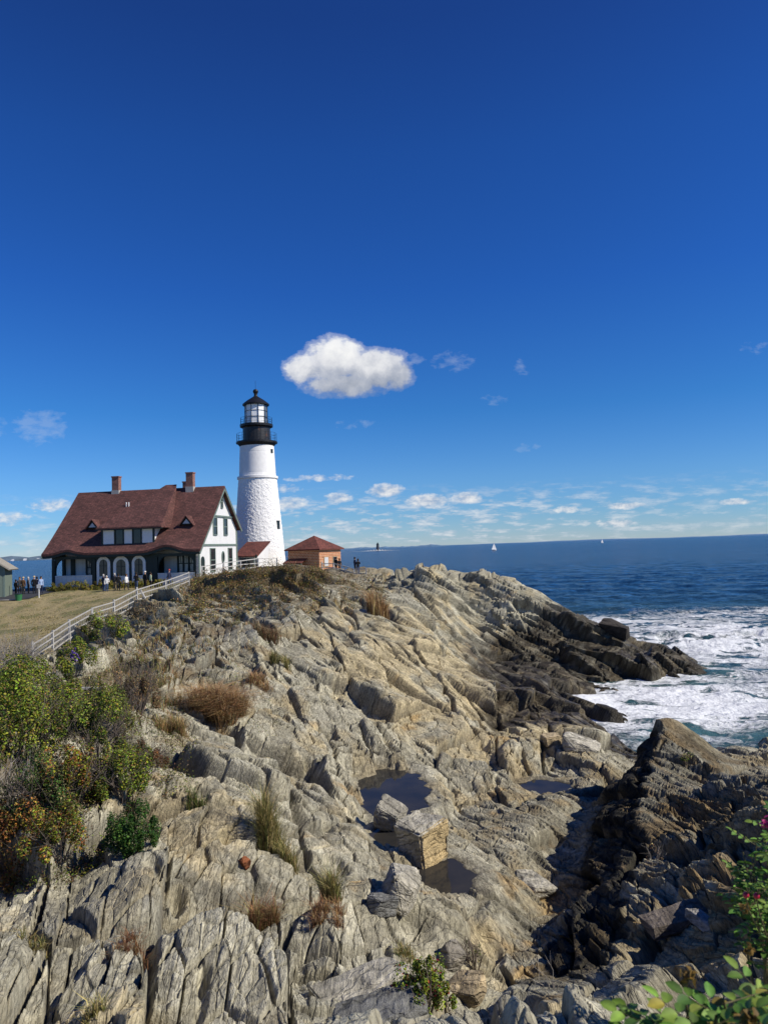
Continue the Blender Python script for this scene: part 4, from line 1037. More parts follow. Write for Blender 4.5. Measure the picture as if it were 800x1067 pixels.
PEOPLE = [
 (108.0, 75.6, 2.6, 1.74, "navy", "jeans", "grey", "stand", G1, "person in navy jacket, leftmost of those before the porch arches"),
 (111.2, 75.2, 0.4, 1.62, "white", "jeans", "grey", "bag", G1, "person in white top with jeans close behind a navy jacket"),
 (119.6, 75.8, 2.9, 1.76, "dark_grey", "khaki", "grey", "stand", G1, "person in dark grey coat and khaki trousers under the middle arch"),
 (123.4, 75.4, 3.4, 1.74, "black", "dark_grey", "dark", "phone", G1, "person all in black with dark hair under the middle arch"),
 (131.8, 75.2, 1.2, 1.66, "white", "dark_grey", "brown", "walk", G1, "person in bright white jacket walking past the third arch"),
 (142.0, 75.6, 3.0, 1.72, "black", "jeans", "dark", "bag", G1, "person in black jacket and blue jeans right of white jacket"),
 (151.2, 75.8, 2.7, 1.78, "black", "black", "cap_white", "stand", G1, "person in black with white hat on the lawn"),
 (157.0, 75.3, 2.2, 1.68, "pale_green", "black", "dark", "stand", G1, "person in pale green top with black trousers near fence"),
 (176.5, 75.6, 1.0, 1.74, "navy", "jeans", "cap_red", "walk", G1, "person in red cap and navy jacket behind upper fence"),
 (9.4, 77.0, 1.4, 1.70, "brown", "jeans", "cap_white", "phone", G2, "person in white hat and jeans nearest the shed"),
 (16.6, 75.6, 2.8, 1.60, "black", "black", "dark", "stand", G2, "short person all in black by the green bin"),
 (20.6, 77.5, 0.6, 1.78, "dark_grey", "black", "brown", "stand", G2, "person in dark grey jacket with brown hair on path"),
 (24.2, 77.0, 3.0, 1.78, "brown", "khaki", "cap_tan", "bag", G2, "person in tan hat, brown jacket and khaki trousers on path"),
 (29.6, 77.6, 2.4, 1.78, "grey", "black", "grey", "stand", G2, "grey haired person in grey coat on the path"),
 (35.6, 76.5, 3.3, 1.82, "black", "black", "cap_tan", "stand", G2, "tall person in black with tan hat on the path"),
 (38.6, 78.0, 2.9, 1.70, "navy", "dark_grey", "dark", "walk", G2, "person in navy top walking just behind a tall black figure"),
 (42.8, 76.8, 0.9, 1.76, "light_blue", "navy", "dark", "stand", G2, "person in light blue shirt nearest the porch corner"),
 (350.6, 87.0, 2.6, 1.72, "black", "black", "dark", "stand", G3, "person in black standing right under the brick wall"),
 (354.4, 87.6, 2.9, 1.66, "dark_grey", "dark_grey", "brown", "stand", G3, "person in dark grey just right of the brick corner"),
 (370.4, 80.5, 2.0, 1.70, "navy", "dark_grey", "dark", "stand", G3, "person in navy by the grey fence above rocks"),
 (373.6, 80.0, 3.2, 1.64, "black", "jeans", "dark", "phone", G3, "person in black jacket and jeans by the grey fence"),
]
xs = [at(a[0], 610, a[1]).x for a in PEOPLE]; zs_ = ground_v(xs, [a[1] for a in PEOPLE])
for a, x, z in zip(PEOPLE, xs, zs_):
    zz = float(z) + (0.05 if a[8] == G2 else 0.0)
    if a[8] == G3: zz = max(zz, at(a[0], 600 if a[0] < 360 else 604.5, a[1]).z)
    person(a[9], (x, a[1], zz), a[2], a[3], a[4], a[5], a[6], a[7], a[8])

# ================================================================== BOATS, FAR LIGHT
def sailboat(label, px, d, h):
    q = at(px, 570, d); o = empty("sailboat", (q.x, d, 0.1), R(25)); tag(o, label, "sailboat", "sailboats out at sea")
    L = h * 0.75
    b = MB(); b.add([(-L / 2, 0, 0.9), (-L * .3, -L * .14, 0.95), (L * .25, -L * .13, 0.95), (L / 2, 0, 1.15), (L * .25, L * .13, .95), (-L * .3, L * .14, .95), (-L * .4, 0, -.3), (L * .38, 0, -.3)], [(0, 1, 2, 3, 4, 5), (1, 0, 6), (2, 1, 6, 7), (3, 2, 7), (4, 3, 7), (5, 4, 7, 6), (0, 5, 6)]); b.build("hull", M_WHITE, o)
    b = MB(); b.tube([(L * .08, 0, 1), (L * .08, 0, h)], 0.10, 6); b.build("mast", M_GREYW, o)
    b = MB(); b.add([(L * .06, 0, 1.8), (-L * .42, .5, 1.9), (L * .07, .1, h * .98), (L * .06, .06, 1.8), (-L * .42, .56, 1.9), (L * .07, .16, h * .98)], [(0, 1, 2), (5, 4, 3)]); b.build("mainsail", SAIL, o)
    b = MB(); b.add([(L * .48, 0, 1.4), (L * .10, .3, 1.7), (L * .09, .05, h * .88), (L * .48, .05, 1.4), (L * .10, .35, 1.7), (L * .09, .1, h * .88)], [(0, 1, 2), (5, 4, 3)]); b.build("jib", SAIL, o)
SAIL = simple("white_sailcloth", (0.85, 0.85, 0.83), 0.8, 0.03)
sailboat("white sailboat out at sea above the rock spit", 514.5, 1100, 12.0)
sailboat("tiny white sailboat far out near the horizon", 627.5, 2600, 14.0)
q = at(393.5, 571, 2200)
o = empty("ledge_lighthouse", (q.x, 2200, 0)); tag(o, "distant grey granite lighthouse on a low ledge at sea", "lighthouse")
b = MB(); b.lathe([(5.2, 1), (3.8, 17), (3.7, 19.5)], 16); b.build("tower", simple("far_granite", (0.06, 0.07, 0.085), 0.9), o)
b = MB(); b.lathe([(4.6, 19.5), (4.6, 20.3), (2.4, 20.4), (2.4, 23), (0.3, 25.5)], 12); b.build("lantern", M_BLACK, o)
b = MB()
b.bar((-7, 0, 3.4), (7, 0, 3.4), 6, 0.8); b.build("pier", M_STONE, o)
vs = []; N = 60
for i in range(N + 1):
    x = -75 + 140 * i / N; h_ = max(0.3, 3.2 * math.exp(-((x + 2) / 34) ** 2) * (1 + 0.6 * math.sin(i * 1.7))); vs += [(x, -14, -0.6), (x, 0, h_), (x, 16, -0.6)]
o = np_obj("rock_ledge", vs, [(i * 3 + j, (i + 1) * 3 + j, (i + 1) * 3 + j + 1, i * 3 + j + 1) for i in range(N) for j in range(2)], simple("surf_washed_ledge", (0.34, 0.36, 0.38), 0.9, 0.4, 0.15)); o.location = (q.x, 2195, 0); o["kind"] = "structure"
# ================================================================== POOLS AND LOOSE ROCKS
def pool_mat():
    t = NT("still_pool_water"); p = t.pos(); n = t.noise(3.0, 3, 0.5, p); n2 = t.noise(0.9, 3, 0.5, p)
    b = t.bsdf(t.ramp(n2, [(0.35, (0.020, 0.021, 0.023)), (0.75, (0.050, 0.044, 0.034))]), 0.05, bump=n, bstr=0.04, bdist=0.02)
    b.inputs["Specular IOR Level"].default_value = 0.08
    return t.mat
M_POOL = pool_mat()
for p, rx, ry in POOLS:
    n = 40; vs = [(p.x, p.y, p.z)] + [(p.x + rx * 1.5 * math.cos(2 * math.pi * k / n), p.y + ry * 1.5 * math.sin(2 * math.pi * k / n), p.z) for k in range(n)]
    o = np_obj("tide_pool_water", vs, [(0, 1 + k, 1 + (k + 1) % n) for k in range(n)], M_POOL, smooth=True); o["kind"] = "structure"

def boulder(name, label, px, py, d, size, rot, seed, tone, side=None, sink=0.12, group=None, pts=24, loc=None, jag=0.45):
    """an angular broken block: hull of a jittered box, edges worn, faces roughened"""
    q = hit(px, py, d)[0] if loc is None else Vector(loc)
    if loc is None: size = tuple(s * q.y / d for s in size)
    r = random.Random(seed); bm = bmesh.new()
    for i in range(8):
        c = [(1 if i >> k & 1 else -1) * 0.5 for k in range(3)]
        for _q in range(2): bm.verts.new([c[k] * r.uniform(jag, 1.05) * size[k] for k in range(3)])
    for i in range(pts - 16):
        v = Vector((r.gauss(0, 1), r.gauss(0, 1), r.gauss(0, 1))).normalized(); bm.verts.new([v[k] * 0.54 * size[k] for k in range(3)])
    res = bmesh.ops.convex_hull(bm, input=bm.verts)
    bmesh.ops.delete(bm, geom=[g for g in set(res['geom_interior'] + res['geom_unused']) if isinstance(g, bmesh.types.BMVert) and g.is_valid], context='VERTS')
    bmesh.ops.dissolve_limit(bm, angle_limit=R(14), verts=bm.verts, edges=bm.edges)
    m = min(size)
    bmesh.ops.bevel(bm, geom=list(bm.edges), offset=m * 0.035, segments=2, affect='EDGES', clamp_overlap=True)
    bmesh.ops.triangulate(bm, faces=bm.faces)
    for _ in range(5):
        L = max(size) / 26
        es = [e for e in bm.edges if e.calc_length() > L * 1.4]
        if not es or len(bm.verts) > 14000: break
        bmesh.ops.subdivide_edges(bm, edges=es, cuts=1); bmesh.ops.triangulate(bm, faces=[f for f in bm.faces if len(f.verts) > 3])
    bm.normal_update()
    co_ = np.array([v.co for v in bm.verts]); no = np.array([v.normal for v in bm.verts])
    s1 = 2.2 / m
    s_, t_ = co_[:, 0] * 0.35 / m * 2, (co_[:, 1] * 0.5 + co_[:, 2]) / m * 3.2
    v, e, rr = cells(s_ + seed, t_, seed)
    dd = m * (0.045 * fbm(co_[:, 0] * s1 + seed, co_[:, 1] * s1, co_[:, 2] * s1, 4) + 0.05 * v + 0.012 * pn(co_[:, 0] * 14, co_[:, 1] * 14, co_[:, 2] * 14) - 0.03 * (1 - sstep(0, .12, e)))
    co_ = co_ + no * dd[:, None]
    for vtx, c in zip(bm.verts, co_): vtx.co = c
    me = bpy.data.meshes.new(name); bm.to_mesh(me); bm.free(); me.materials.append(MAT_ROCK)
    col = np.ones((len(co_), 4), np.float32); col[:, :3] = np.array(tone) * (0.85 + 0.5 * (rr[:, None] - 0.4)) * (1 + 0.5 * fbm(co_[:, 0] * 3 + seed, co_[:, 1] * 3, co_[:, 2] * 3, 3))[:, None]
    if side is not None:
        k = sstep(0.45, 0.8, no @ np.array(Vector(side[0]).normalized()))[:, None]; col[:, :3] = col[:, :3] * (1 - k) + np.array(side[1]) * k
    col[:, 3] = 0
    me.color_attributes.new("tint", 'FLOAT_COLOR', 'POINT').data.foreach_set("color", col.ravel())
    me.attributes.new("bed", 'FLOAT_VECTOR', 'POINT').data.foreach_set("vector", np.stack([co_[:, 0] * .4 + seed, co_[:, 1] * .2 + co_[:, 2] * .35, co_[:, 2]], -1).astype(np.float32).ravel())
    o = link(bpy.data.objects.new(name, me))
    o.location = (q.x, q.y, q.z + size[2] * (0.5 - sink) if loc is None else q.z); o.rotation_euler = rot
    tag(o, label, "rock", group); return o
PALE = (.47, .44, .35); GREY = (.34, .31, .25); BLUE = (.24, .24, .22); TAN = (.45, .36, .22); DARK = (.10, .095, .085)
BOULDERS = [
 ("boulder", "big square pale block with yellow face beside the rock pool", 440, 893, 19.0, (1.0, 1.0, 1.15), (R(4), R(-5), R(48)), 5, PALE, ((0, -1, 0), (.50, .385, .20)), .12, None, 20, None, 0.66),
 ("boulder", "small pale wedge of rock at the pool's near edge", 406, 862, 20.5, (0.8, 0.9, 0.75), (R(12), R(22), R(-20)), 8, PALE, None, .1),
 ("boulder", "tilted pale slab with black shaded hollow on its left", 418, 938, 15.4, (0.8, 1.15, 0.7), (R(-8), R(24), R(-12)), 12, PALE, None, .15),
 ("boulder", "dark rounded block lying below the tilted pale slab", 397, 952, 14.6, (0.55, 0.5, 0.45), (0, R(10), R(30)), 14, BLUE, None, .15),
 ("boulder", "long pale flat slab at the bottom centre of the gully", 378, 1046, 9.6, (1.25, 0.75, 0.5), (R(12), R(-10), R(22)), 31, PALE, None, .25),
 ("boulder", "blue-grey slab leaning under the small red-berried bush", 395, 1072, 8.6, (1.2, 0.7, 0.45), (R(14), R(-8), R(10)), 33, BLUE, None, .3),
 ("boulder", "small pointed grey stone right of the small bush", 470, 1008, 10.8, (0.34, 0.3, 0.34), (R(20), R(14), R(40)), 35, GREY, None, .1),
 ("boulder", "tan loose stone wedged below the shaded cliff", 486, 1040, 9.3, (0.5, 0.4, 0.28), (R(10), R(-14), R(-30)), 37, TAN, None, .15),
 ("boulder", "flat oval grey stone at the foot of the dark cliff", 556, 928, 14.6, (0.62, 0.8, 0.3), (R(4), R(6), R(20)), 39, PALE, None, .2),
 ("boulder", "flat grey-brown slate lying across the sunny outcrop ledge", 708, 962, 11.4, (1.15, 0.5, 0.2), (R(6), R(-8), R(14)), 41, (.16, .135, .11), None, .1),
 ("boulder", "white angular stone on the outcrop beside the slate", 732, 966, 11.2, (0.25, 0.5, 0.18), (R(12), R(6), R(30)), 43, (.46, .44, .40), None, .1),
 ("boulder", "dark angular block standing out on the seaward end of the spit", 640, 656, 62.0, (2.6, 1.8, 1.3), (R(4), R(16), R(-30)), 45, (.06, .052, .043), None, .5),
 ("boulder", "small tan stone lying beside the wet black rocks", 574, 776, 34.0, (0.9, 0.8, 0.6), (R(6), R(8), R(12)), 57, TAN, None, .2),
 ("boulder", "rounded pale stone between outcrop and wet black rocks", 604, 784, 30.0, (1.6, 1.1, 0.8), (R(4), R(14), R(-18)), 59, PALE, None, .25),
]
for a in BOULDERS:
    boulder(*a)
o = boulder("rusty_stone", "small rust-orange and white stone on the left slab", 256, 905, 14.0, (0.20, 0.16, 0.30), (R(20), R(-24), R(35)), 61, (.27, .10, .042), ((0, 0, -1), (.5, .45, .4)), .15, None, 26, None, 0.25)
# ================================================================== PLANTS
def leaf_mat(name, transl=0.25, rough=0.55):
    t = NT(name); a = t.n("ShaderNodeVertexColor", layer_name="tint")
    p = t.n("ShaderNodeNewGeometry").outputs["Position"]
    n = t.noise(30, 3, 0.6, p)
    c = t.mix(1.0, a.outputs[0], t.ramp(n, [(0.3, 0.75), (0.7, 1.2)]), 'MULTIPLY')
    b = t.bsdf(c, rough); b.inputs["Specular IOR Level"].default_value = 0.3
    tr = t.n("ShaderNodeBsdfTranslucent", {"Color": c}); m = t.n("ShaderNodeMixShader", {0: transl})
    t.t.links.new(b.outputs[0], m.inputs[1]); t.t.links.new(tr.outputs[0], m.inputs[2]); t.t.links.new(m.outputs[0], t.out.inputs[0])
    return t.mat
M_LEAF = leaf_mat("leaf_green"); M_BLADE = leaf_mat("dry_grass_blade", 0.15, 0.8)
M_TWIG = simple("grey_brown_twig", (0.13, 0.105, 0.085), 0.9, 0.3, 20)
M_TWIGP = simple("pale_dead_twig", (0.27, 0.245, 0.215), 0.9, 0.25, 20)

def tint_mesh(me, cols):
    buf = np.ones((len(me.vertices), 4), np.float32); buf[:, :3] = np.clip(cols, 0.004, 0.9)
    me.color_attributes.new("tint", 'FLOAT_COLOR', 'POINT').data.foreach_set("color", buf.ravel())

def leaves(name, cen, nor, size, cols, parent, mat=None, aspect=0.55):
    """leaf-shaped folded blades: six vertices each"""
    n = len(cen); g = np.random.default_rng(n + 3)
    nor = nor / (np.linalg.norm(nor, axis=1)[:, None] + 1e-6)
    a = g.normal(size=(n, 3)); a -= nor * (a * nor).sum(1)[:, None]; a /= np.linalg.norm(a, axis=1)[:, None] + 1e-6
    b = np.cross(nor, a); s = size[:, None]
    V = np.empty((n, 6, 3)); fold = nor * s * 0.12
    V[:, 0] = cen - a * s * 0.5; V[:, 3] = cen + a * s * 0.5 - nor * s * 0.10
    V[:, 1] = cen - a * s * 0.12 + b * s * aspect * 0.5 + fold; V[:, 5] = cen - a * s * 0.12 - b * s * aspect * 0.5 + fold
    V[:, 2] = cen + a * s * 0.25 + b * s * aspect * 0.36 + fold * .7; V[:, 4] = cen + a * s * 0.25 - b * s * aspect * 0.36 + fold * .7
    base = np.arange(n)[:, None] * 6
    f = np.concatenate([base + np.array([[0, 1, 2, 3]]), base + np.array([[0, 3, 4, 5]])])
    me = np_mesh(name, V.reshape(-1, 3), f, mat or M_LEAF); tint_mesh(me, np.repeat(cols, 6, 0))
    return link(bpy.data.objects.new(name, me), parent)

def palette(pal, n, g, jit=0.28):
    w = np.array([p[0] for p in pal], float); w /= w.sum(); k = g.choice(len(pal), n, p=w)
    c = np.array([p[1] for p in pal])[k]
    return c * (1 + jit * g.normal(size=(n, 1))) * (1 + 0.08 * g.normal(size=(n, 3)))

GREENS = [(4, (.16, .24, .026)), (3, (.27, .32, .03)), (2, (.05, .09, .016)), (2, (.34, .31, .04)), (1.2, (.24, .14, .05)), (1.2, (.17, .14, .07))]
YELLOWG = [(4, (.30, .33, .03)), (2, (.07, .11, .018)), (1.5, (.24, .20, .03)), (0.7, (.20, .09, .03))]
DKGREEN = [(4, (.030, .085, .014)), (3, (.06, .13, .02)), (1, (.12, .16, .03))]
RUST = [(3, (.30, .12, .03)), (2, (.17, .075, .028)), (2, (.36, .22, .04)), (1.5, (.14, .15, .03)), (1, (.07, .08, .02)), (1, (.09, .045, .03))]
STRAW = [(3, (.44, .28, .125)), (2, (.33, .19, .08)), (1, (.55, .40, .20)), (1, (.22, .125, .055))]
BROWN = [(3, (.16, .12, .065)), (2, (.22, .165, .09)), (1.5, (.09, .09, .035)), (1, (.15, .085, .05))]
OLIVE = [(3, (.115, .12, .038)), (2, (.19, .165, .07)), (2, (.07, .09, .025)), (1, (.17, .12, .06))]
HEDGE = [(4, (.26, .25, .035)), (2, (.12, .16, .025)), (2, (.34, .27, .08)), (1.0, (.28, .14, .06))]

def twigs(name, g, n, rx, ry, h, mat, parent, r0=0.012, spread=1.0):
    b = MB()
    for i in range(n):
        a = g.uniform(0, 6.283); q = g.uniform(0.05, 0.3); e = spread * g.uniform(0.5, 1.0)
        p0 = Vector((rx * q * math.cos(a) * .6, ry * q * math.sin(a) * .6, -0.12)); hh = h * g.uniform(0.55, 1.0)
        p2 = Vector((rx * e * math.cos(a), ry * e * math.sin(a), hh * (1.05 - 0.45 * e)))
        p1 = p0.lerp(p2, 0.5) + Vector((g.normal() * rx * .08, g.normal() * ry * .08, hh * 0.16))
        r = r0 * g.uniform(0.6, 1.2)
        b.tube([p0, p1, p2], [r, r * 0.7, r * 0.25], 4, caps=False)
        for j in range(3):
            s = p1.lerp(p2, g.uniform(0, 0.8)); t = s + Vector((g.normal() * rx * .22, g.normal() * ry * .22, abs(g.normal()) * h * .2))
            b.tube([s, t], [r * 0.45, r * 0.15], 3, caps=False)
    return b.build(name, mat, parent)

SEED = [100]
def shrub(name, label, cat, px, py, d, wpx, hpx, pal, n, leaf, clumps=16, tw=24, twmat=None, group=None, depthk=0.8, flat=0.0, loc=None, size=None, parts=("foliage", "branches"), twr=0.012):
    SEED[0] += 1; g = np.random.default_rng(SEED[0])
    if loc is None:
        q, _ = hit(px, py, d); k = q.y / F; rx = wpx * k / 2; h = hpx * k; ry = rx * depthk
    else:
        q = Vector(loc); rx, ry, h = size
    o = empty(name, q); tag(o, label, cat, group)
    if n:
        C0 = g.normal(size=(clumps, 3)); C0 /= np.linalg.norm(C0, axis=1)[:, None]; C0 *= g.uniform(0.45, 0.95, (clumps, 1)); C0[:, 2] = np.abs(C0[:, 2]) * 0.85 + 0.1
        csz = g.uniform(0.10, 0.27, clumps); ck = g.choice(clumps, n)
        off = g.normal(size=(n, 3)); off /= np.linalg.norm(off, axis=1)[:, None]; rr = g.uniform(0.3, 1, (n, 1)) ** 0.5
        P = C0[ck] + off * rr * csz[ck][:, None]
        bright = g.normal(size=clumps) * 0.30
        N = off + np.array([0, 0, 0.7]) + g.normal(size=(n, 3)) * 0.5
        cen = P * np.array([rx, ry, h]) ; cen[:, 2] = np.maximum(cen[:, 2], 0.02)
        cols = palette(pal, n, g) * (1 + bright[ck])[:, None]
        leaves(parts[0], cen, N, leaf * g.uniform(0.6, 1.25, n), cols, o)
    if tw: twigs(parts[1], g, tw, rx, ry, h * (0.95 if n else 1.05), twmat or M_TWIG, o, twr)
    return o

def tuft(name, label, px, py, d, wpx, hpx, pal, n, group=None, cat="grass tuft", lean=0.5, loc=None, size=None, bw=0.0045):
    SEED[0] += 1; g = np.random.default_rng(SEED[0])
    if loc is None: q, _ = hit(px, py, d); k = q.y / F; rx = wpx * k / 2; h = hpx * k
    else: q = Vector(loc); rx, h = size
    o = np_blades(name, g, n, rx, h, pal, lean, bw * max(1, q.y / 14), q)
    tag(o, label, cat, group); return o
def np_blades(name, g, n, rx, h, pal, lean, bw, loc, roots=None):
    a = g.uniform(0, 6.283, n); q = np.abs(g.normal(size=n)).clip(0, 2.2) * rx * 0.16
    kc = g.integers(0, 7, n); cc = g.normal(size=(7, 2)).clip(-1.6, 1.6) * rx * 0.38; r0 = np.stack([q * np.cos(a) + cc[kc, 0], q * np.sin(a) * 0.8 + cc[kc, 1], np.full(n, -0.06)], 1) if roots is None else roots
    if roots is None:                    # roots follow the ground
        gz = ground_v(r0[:, 0] + loc[0], r0[:, 1] + loc[1]) - loc[2]; r0[:, 2] = np.clip(gz, -rx, rx * 0.6) - 0.05
    di = np.stack([np.cos(a) * .6 + g.normal(size=n) * .8, np.sin(a) * .6 + g.normal(size=n) * .8, np.zeros(n)], 1); di /= np.linalg.norm(di, axis=1)[:, None]
    hh = h * g.uniform(0.55, 1.0, 7)[kc] * g.beta(2.2, 1.6, n) * (1.05 - 0.35 * np.minimum(1, q / (rx + 1e-6))) if np.isscalar(h) else h; le = lean * hh * g.uniform(0.05, 1.25, n)
    side = np.cross(di, [0, 0, 1]); side = side * (bw * g.uniform(0.6, 1.4, n))[:, None]
    up = np.array([0, 0, 1.0])
    m = r0 + di * (le * 0.3)[:, None] + up * (hh * 0.62)[:, None]; tip = r0 + di * le[:, None] + up * (hh * (1 - 0.25 * lean))[:, None]
    V = np.stack([r0 - side, r0 + side, m + side * .75, m - side * .75, tip + side * .12, tip - side * .12], 1).reshape(-1, 3)
    bi = np.arange(n)[:, None] * 6; f = np.concatenate([bi + np.array([[0, 1, 2, 3]]), bi + np.array([[3, 2, 4, 5]])])
    me = np_mesh(name, V, f, M_BLADE); cols = palette(pal, n, g, 0.25)
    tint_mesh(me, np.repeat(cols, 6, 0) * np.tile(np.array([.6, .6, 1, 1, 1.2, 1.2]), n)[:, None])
    o = link(bpy.data.objects.new(name, me)); o.location = loc; return o
RUSSET = [(3, (.25, .13, .06)), (2, (.17, .085, .04)), (1, (.33, .20, .09))]
OLIVEG = [(3, (.30, .25, .09)), (2, (.17, .17, .05)), (2, (.44, .35, .15)), (1, (.10, .115, .03))]

# ---- slope on the left
shrub("rose_shrub", "large dark green rose shrub at the left picture edge", "shrub", 20, 800, 19, 135, 122, GREENS, 15000, 0.066, 46, 60)
shrub("rose_shrub", "bright yellow-green rose shrub low in the left thicket", "shrub", 76, 838, 16.5, 84, 76, YELLOWG + RUST[:2], 6500, 0.055, 26, 40)
shrub("rose_shrub", "mixed green and bronze shrub right of the large dark green one", "shrub", 102, 800, 18.5, 90, 82, OLIVE + GREENS, 6500, 0.054, 16, 40)
shrub("rose_shrub", "orange and rust leaved shrub at the lower left edge", "shrub", 14, 916, 13.5, 120, 84, RUST, 9500, 0.050, 34, 20)
shrub("rose_shrub", "mixed orange and green shrub between the rust one and the pale rocks", "shrub", 62, 892, 14.2, 76, 60, RUST + GREENS, 5200, 0.048, 22, 20)
shrub("rose_shrub", "dark twiggy shrub between the green and rust leaved ones", "shrub", 46, 856, 15.5, 100, 78, OLIVE + DKGREEN, 6000, 0.046, 26, 60)
shrub("bayberry_shrub", "compact glossy green shrub alone on the pale rocks", "shrub", 136, 890, 14.3, 58, 60, DKGREEN, 9000, 0.042, 44, 20)
shrub("bayberry_shrub", "mid green shrub uphill of the compact glossy one", "shrub", 128, 830, 17, 72, 64, GREENS, 5500, 0.048, 20, 30)
shrub("bayberry_shrub", "loose brown and green shrub right of the fallen plank", "shrub", 118, 762, 21.5, 70, 62, OLIVE + GREENS, 5500, 0.05, 12, 36)
o = shrub("aster_shrub", "leafy green shrub with one purple flower below the fence end", "shrub", 76, 706, 30, 56, 42, GREENS, 3000, 0.075, 12, 14)
g = np.random.default_rng(77); kk = o.location.y / F
leaves("flower", np.array([[8 * kk, -0.9 * 15 * kk, 24 * kk]]) + g.normal(size=(18, 3)) * 0.09, g.normal(size=(18, 3)), np.full(18, 0.16), np.tile([.17, .10, .34], (18, 1)), o)
shrub("low_shrub", "green and brown shrub hugging the middle of the lawn fence", "shrub", 108, 668, 46, 68, 38, GREENS, 2600, 0.11, 12, 24)
shrub("low_shrub", "brown bushy shrub left of the rocks below the upper fence", "shrub", 152, 646, 50, 46, 26, BROWN, 900, 0.11, 10, 24)
shrub("bare_thicket", "bare grey twiggy thicket at the far left beside the lawn", "shrub", 8, 712, 25, 86, 72, BROWN, 900, 0.045, 16, 170, M_TWIGP, twr=0.010)
shrub("russet_shrub", "russet brown dry shrub right of the fallen white plank", "shrub", 143, 742, 24, 58, 66, STRAW + BROWN, 6500, 0.045, 12, 60)
shrub("rose_shrub", "upper dark green rose shrub at the left edge under the bare thicket", "shrub", 30, 745, 22, 110, 62, GREENS, 11000, 0.068, 34, 24)
shrub("russet_shrub", "low rusty shrub among the rocks right of the green thicket", "shrub", 158, 800, 19.5, 44, 34, RUST[:2] + BROWN, 2400, 0.04, 9, 34)
shrub("dead_shrub", "dead pale branches sticking out at the left edge", "shrub", 10, 842, 16, 70, 58, BROWN, 0, 0.03, 4, 46, M_TWIGP, twr=0.014, parts=("foliage", "branches"))
shrub("rose_shrub", "small russet and green shrub under the aster shrub", "shrub", 72, 742, 23.5, 60, 34, OLIVE + GREENS[:2], 3800, 0.05, 20, 30)
# ---- small plants in the gully and foreground
o = shrub("berry_bush", "small green bush with red leaves at the bottom centre", "shrub", 441, 1060, 8.8, 66, 62, GREENS[:3] + [(0.8, (.30, .03, .03)), (0.8, (.20, .16, .03))], 5200, 0.034, 34, 16)
shrub("sprig_plant", "sparse sprig of dry stems right of the berry bush", "plant", 494, 1012, 11, 34, 42, OLIVE, 160, 0.035, 6, 26)
shrub("sprig_plant", "tiny green sprig growing on the sunny outcrop top", "plant", 716, 793, 17, 30, 12, GREENS, 200, 0.035, 5, 8)
shrub("sprig_plant", "pale seed heads on thin stems on the dark cliff", "plant", 682, 900, 11.5, 26, 28, STRAW, 70, 0.03, 5, 10, M_TWIGP, twr=0.006)
shrub("dead_twig", "bare grey twig lying at the foot of the dark cliff", "plant", 578, 1030, 8.3, 74, 36, OLIVE, 0, 0.03, 3, 5, M_TWIGP, twr=0.009)
tuft("grass_tuft", "large tan dry grass tuft in the upper left rock gully", 226, 742, 29, 66, 46, STRAW, 6500, lean=1.2)
tuft("grass_tuft", "smaller tan grass right of the large upper tuft", 268, 712, 32, 46, 22, STRAW, 900, lean=0.8)
tuft("grass_tuft", "olive and straw grass filling the crack above the pale slab", 276, 868, 17.5, 50, 64, OLIVEG, 2200, lean=0.6)
tuft("grass_tuft", "olive grass continuing down the crack below the straw grass", 296, 892, 16, 36, 34, OLIVEG, 800, lean=0.6)
tuft("grass_tuft", "brown dry tuft hanging right of the rusty stone", 276, 968, 12.4, 44, 54, RUSSET + OLIVEG[:1], 1500, lean=0.7)
tuft("grass_tuft", "green and straw tuft in the hollow left of the dark boulder", 350, 935, 14.4, 34, 46, OLIVEG, 1200, lean=0.6)
tuft("grass_tuft", "brown low tuft just below the green and straw tuft", 340, 955, 13.6, 44, 26, RUSSET + STRAW[:1], 800, lean=0.8)
tuft("grass_tuft", "tall yellowish tuft on the crest right of the brick building", 394, 640, 60, 26, 34, STRAW, 900, lean=0.5, bw=0.005)
tuft("grass_tuft", "thin russet grass on the lower left rock shelf", 132, 985, 10.2, 50, 30, RUSSET, 420, lean=0.9)
tuft("grass_tuft", "sparse straw grass on the shelf at the left edge", 36, 990, 10.4, 44, 28, OLIVEG, 320, lean=0.9)
tuft("grass_tuft", "small green grass tuft at the left of the rock gully", 205, 838, 18.5, 20, 36, DKGREEN + OLIVEG, 500, lean=0.4)
tuft("grass_tuft", "yellow-green grass under the russet shrub on the slope", 178, 765, 24, 40, 28, STRAW + OLIVEG, 800, lean=0.7)
tuft("grass_tuft", "russet grass patch high on the face below the knoll", 280, 668, 44, 40, 26, RUSSET + BROWN, 800, lean=0.7)
tuft("grass_tuft", "dull green grass patch on the face under the crest scrub", 292, 690, 40, 26, 24, OLIVEG, 500, lean=0.6)
tuft("grass_tuft", "thin dry grass in the crack at the very bottom left", 98, 1060, 8.2, 34, 40, OLIVEG, 300, lean=0.8)
tuft("grass_tuft", "short straw tuft beside the berry bush", 420, 1000, 10.8, 30, 26, OLIVEG, 320, lean=0.8)

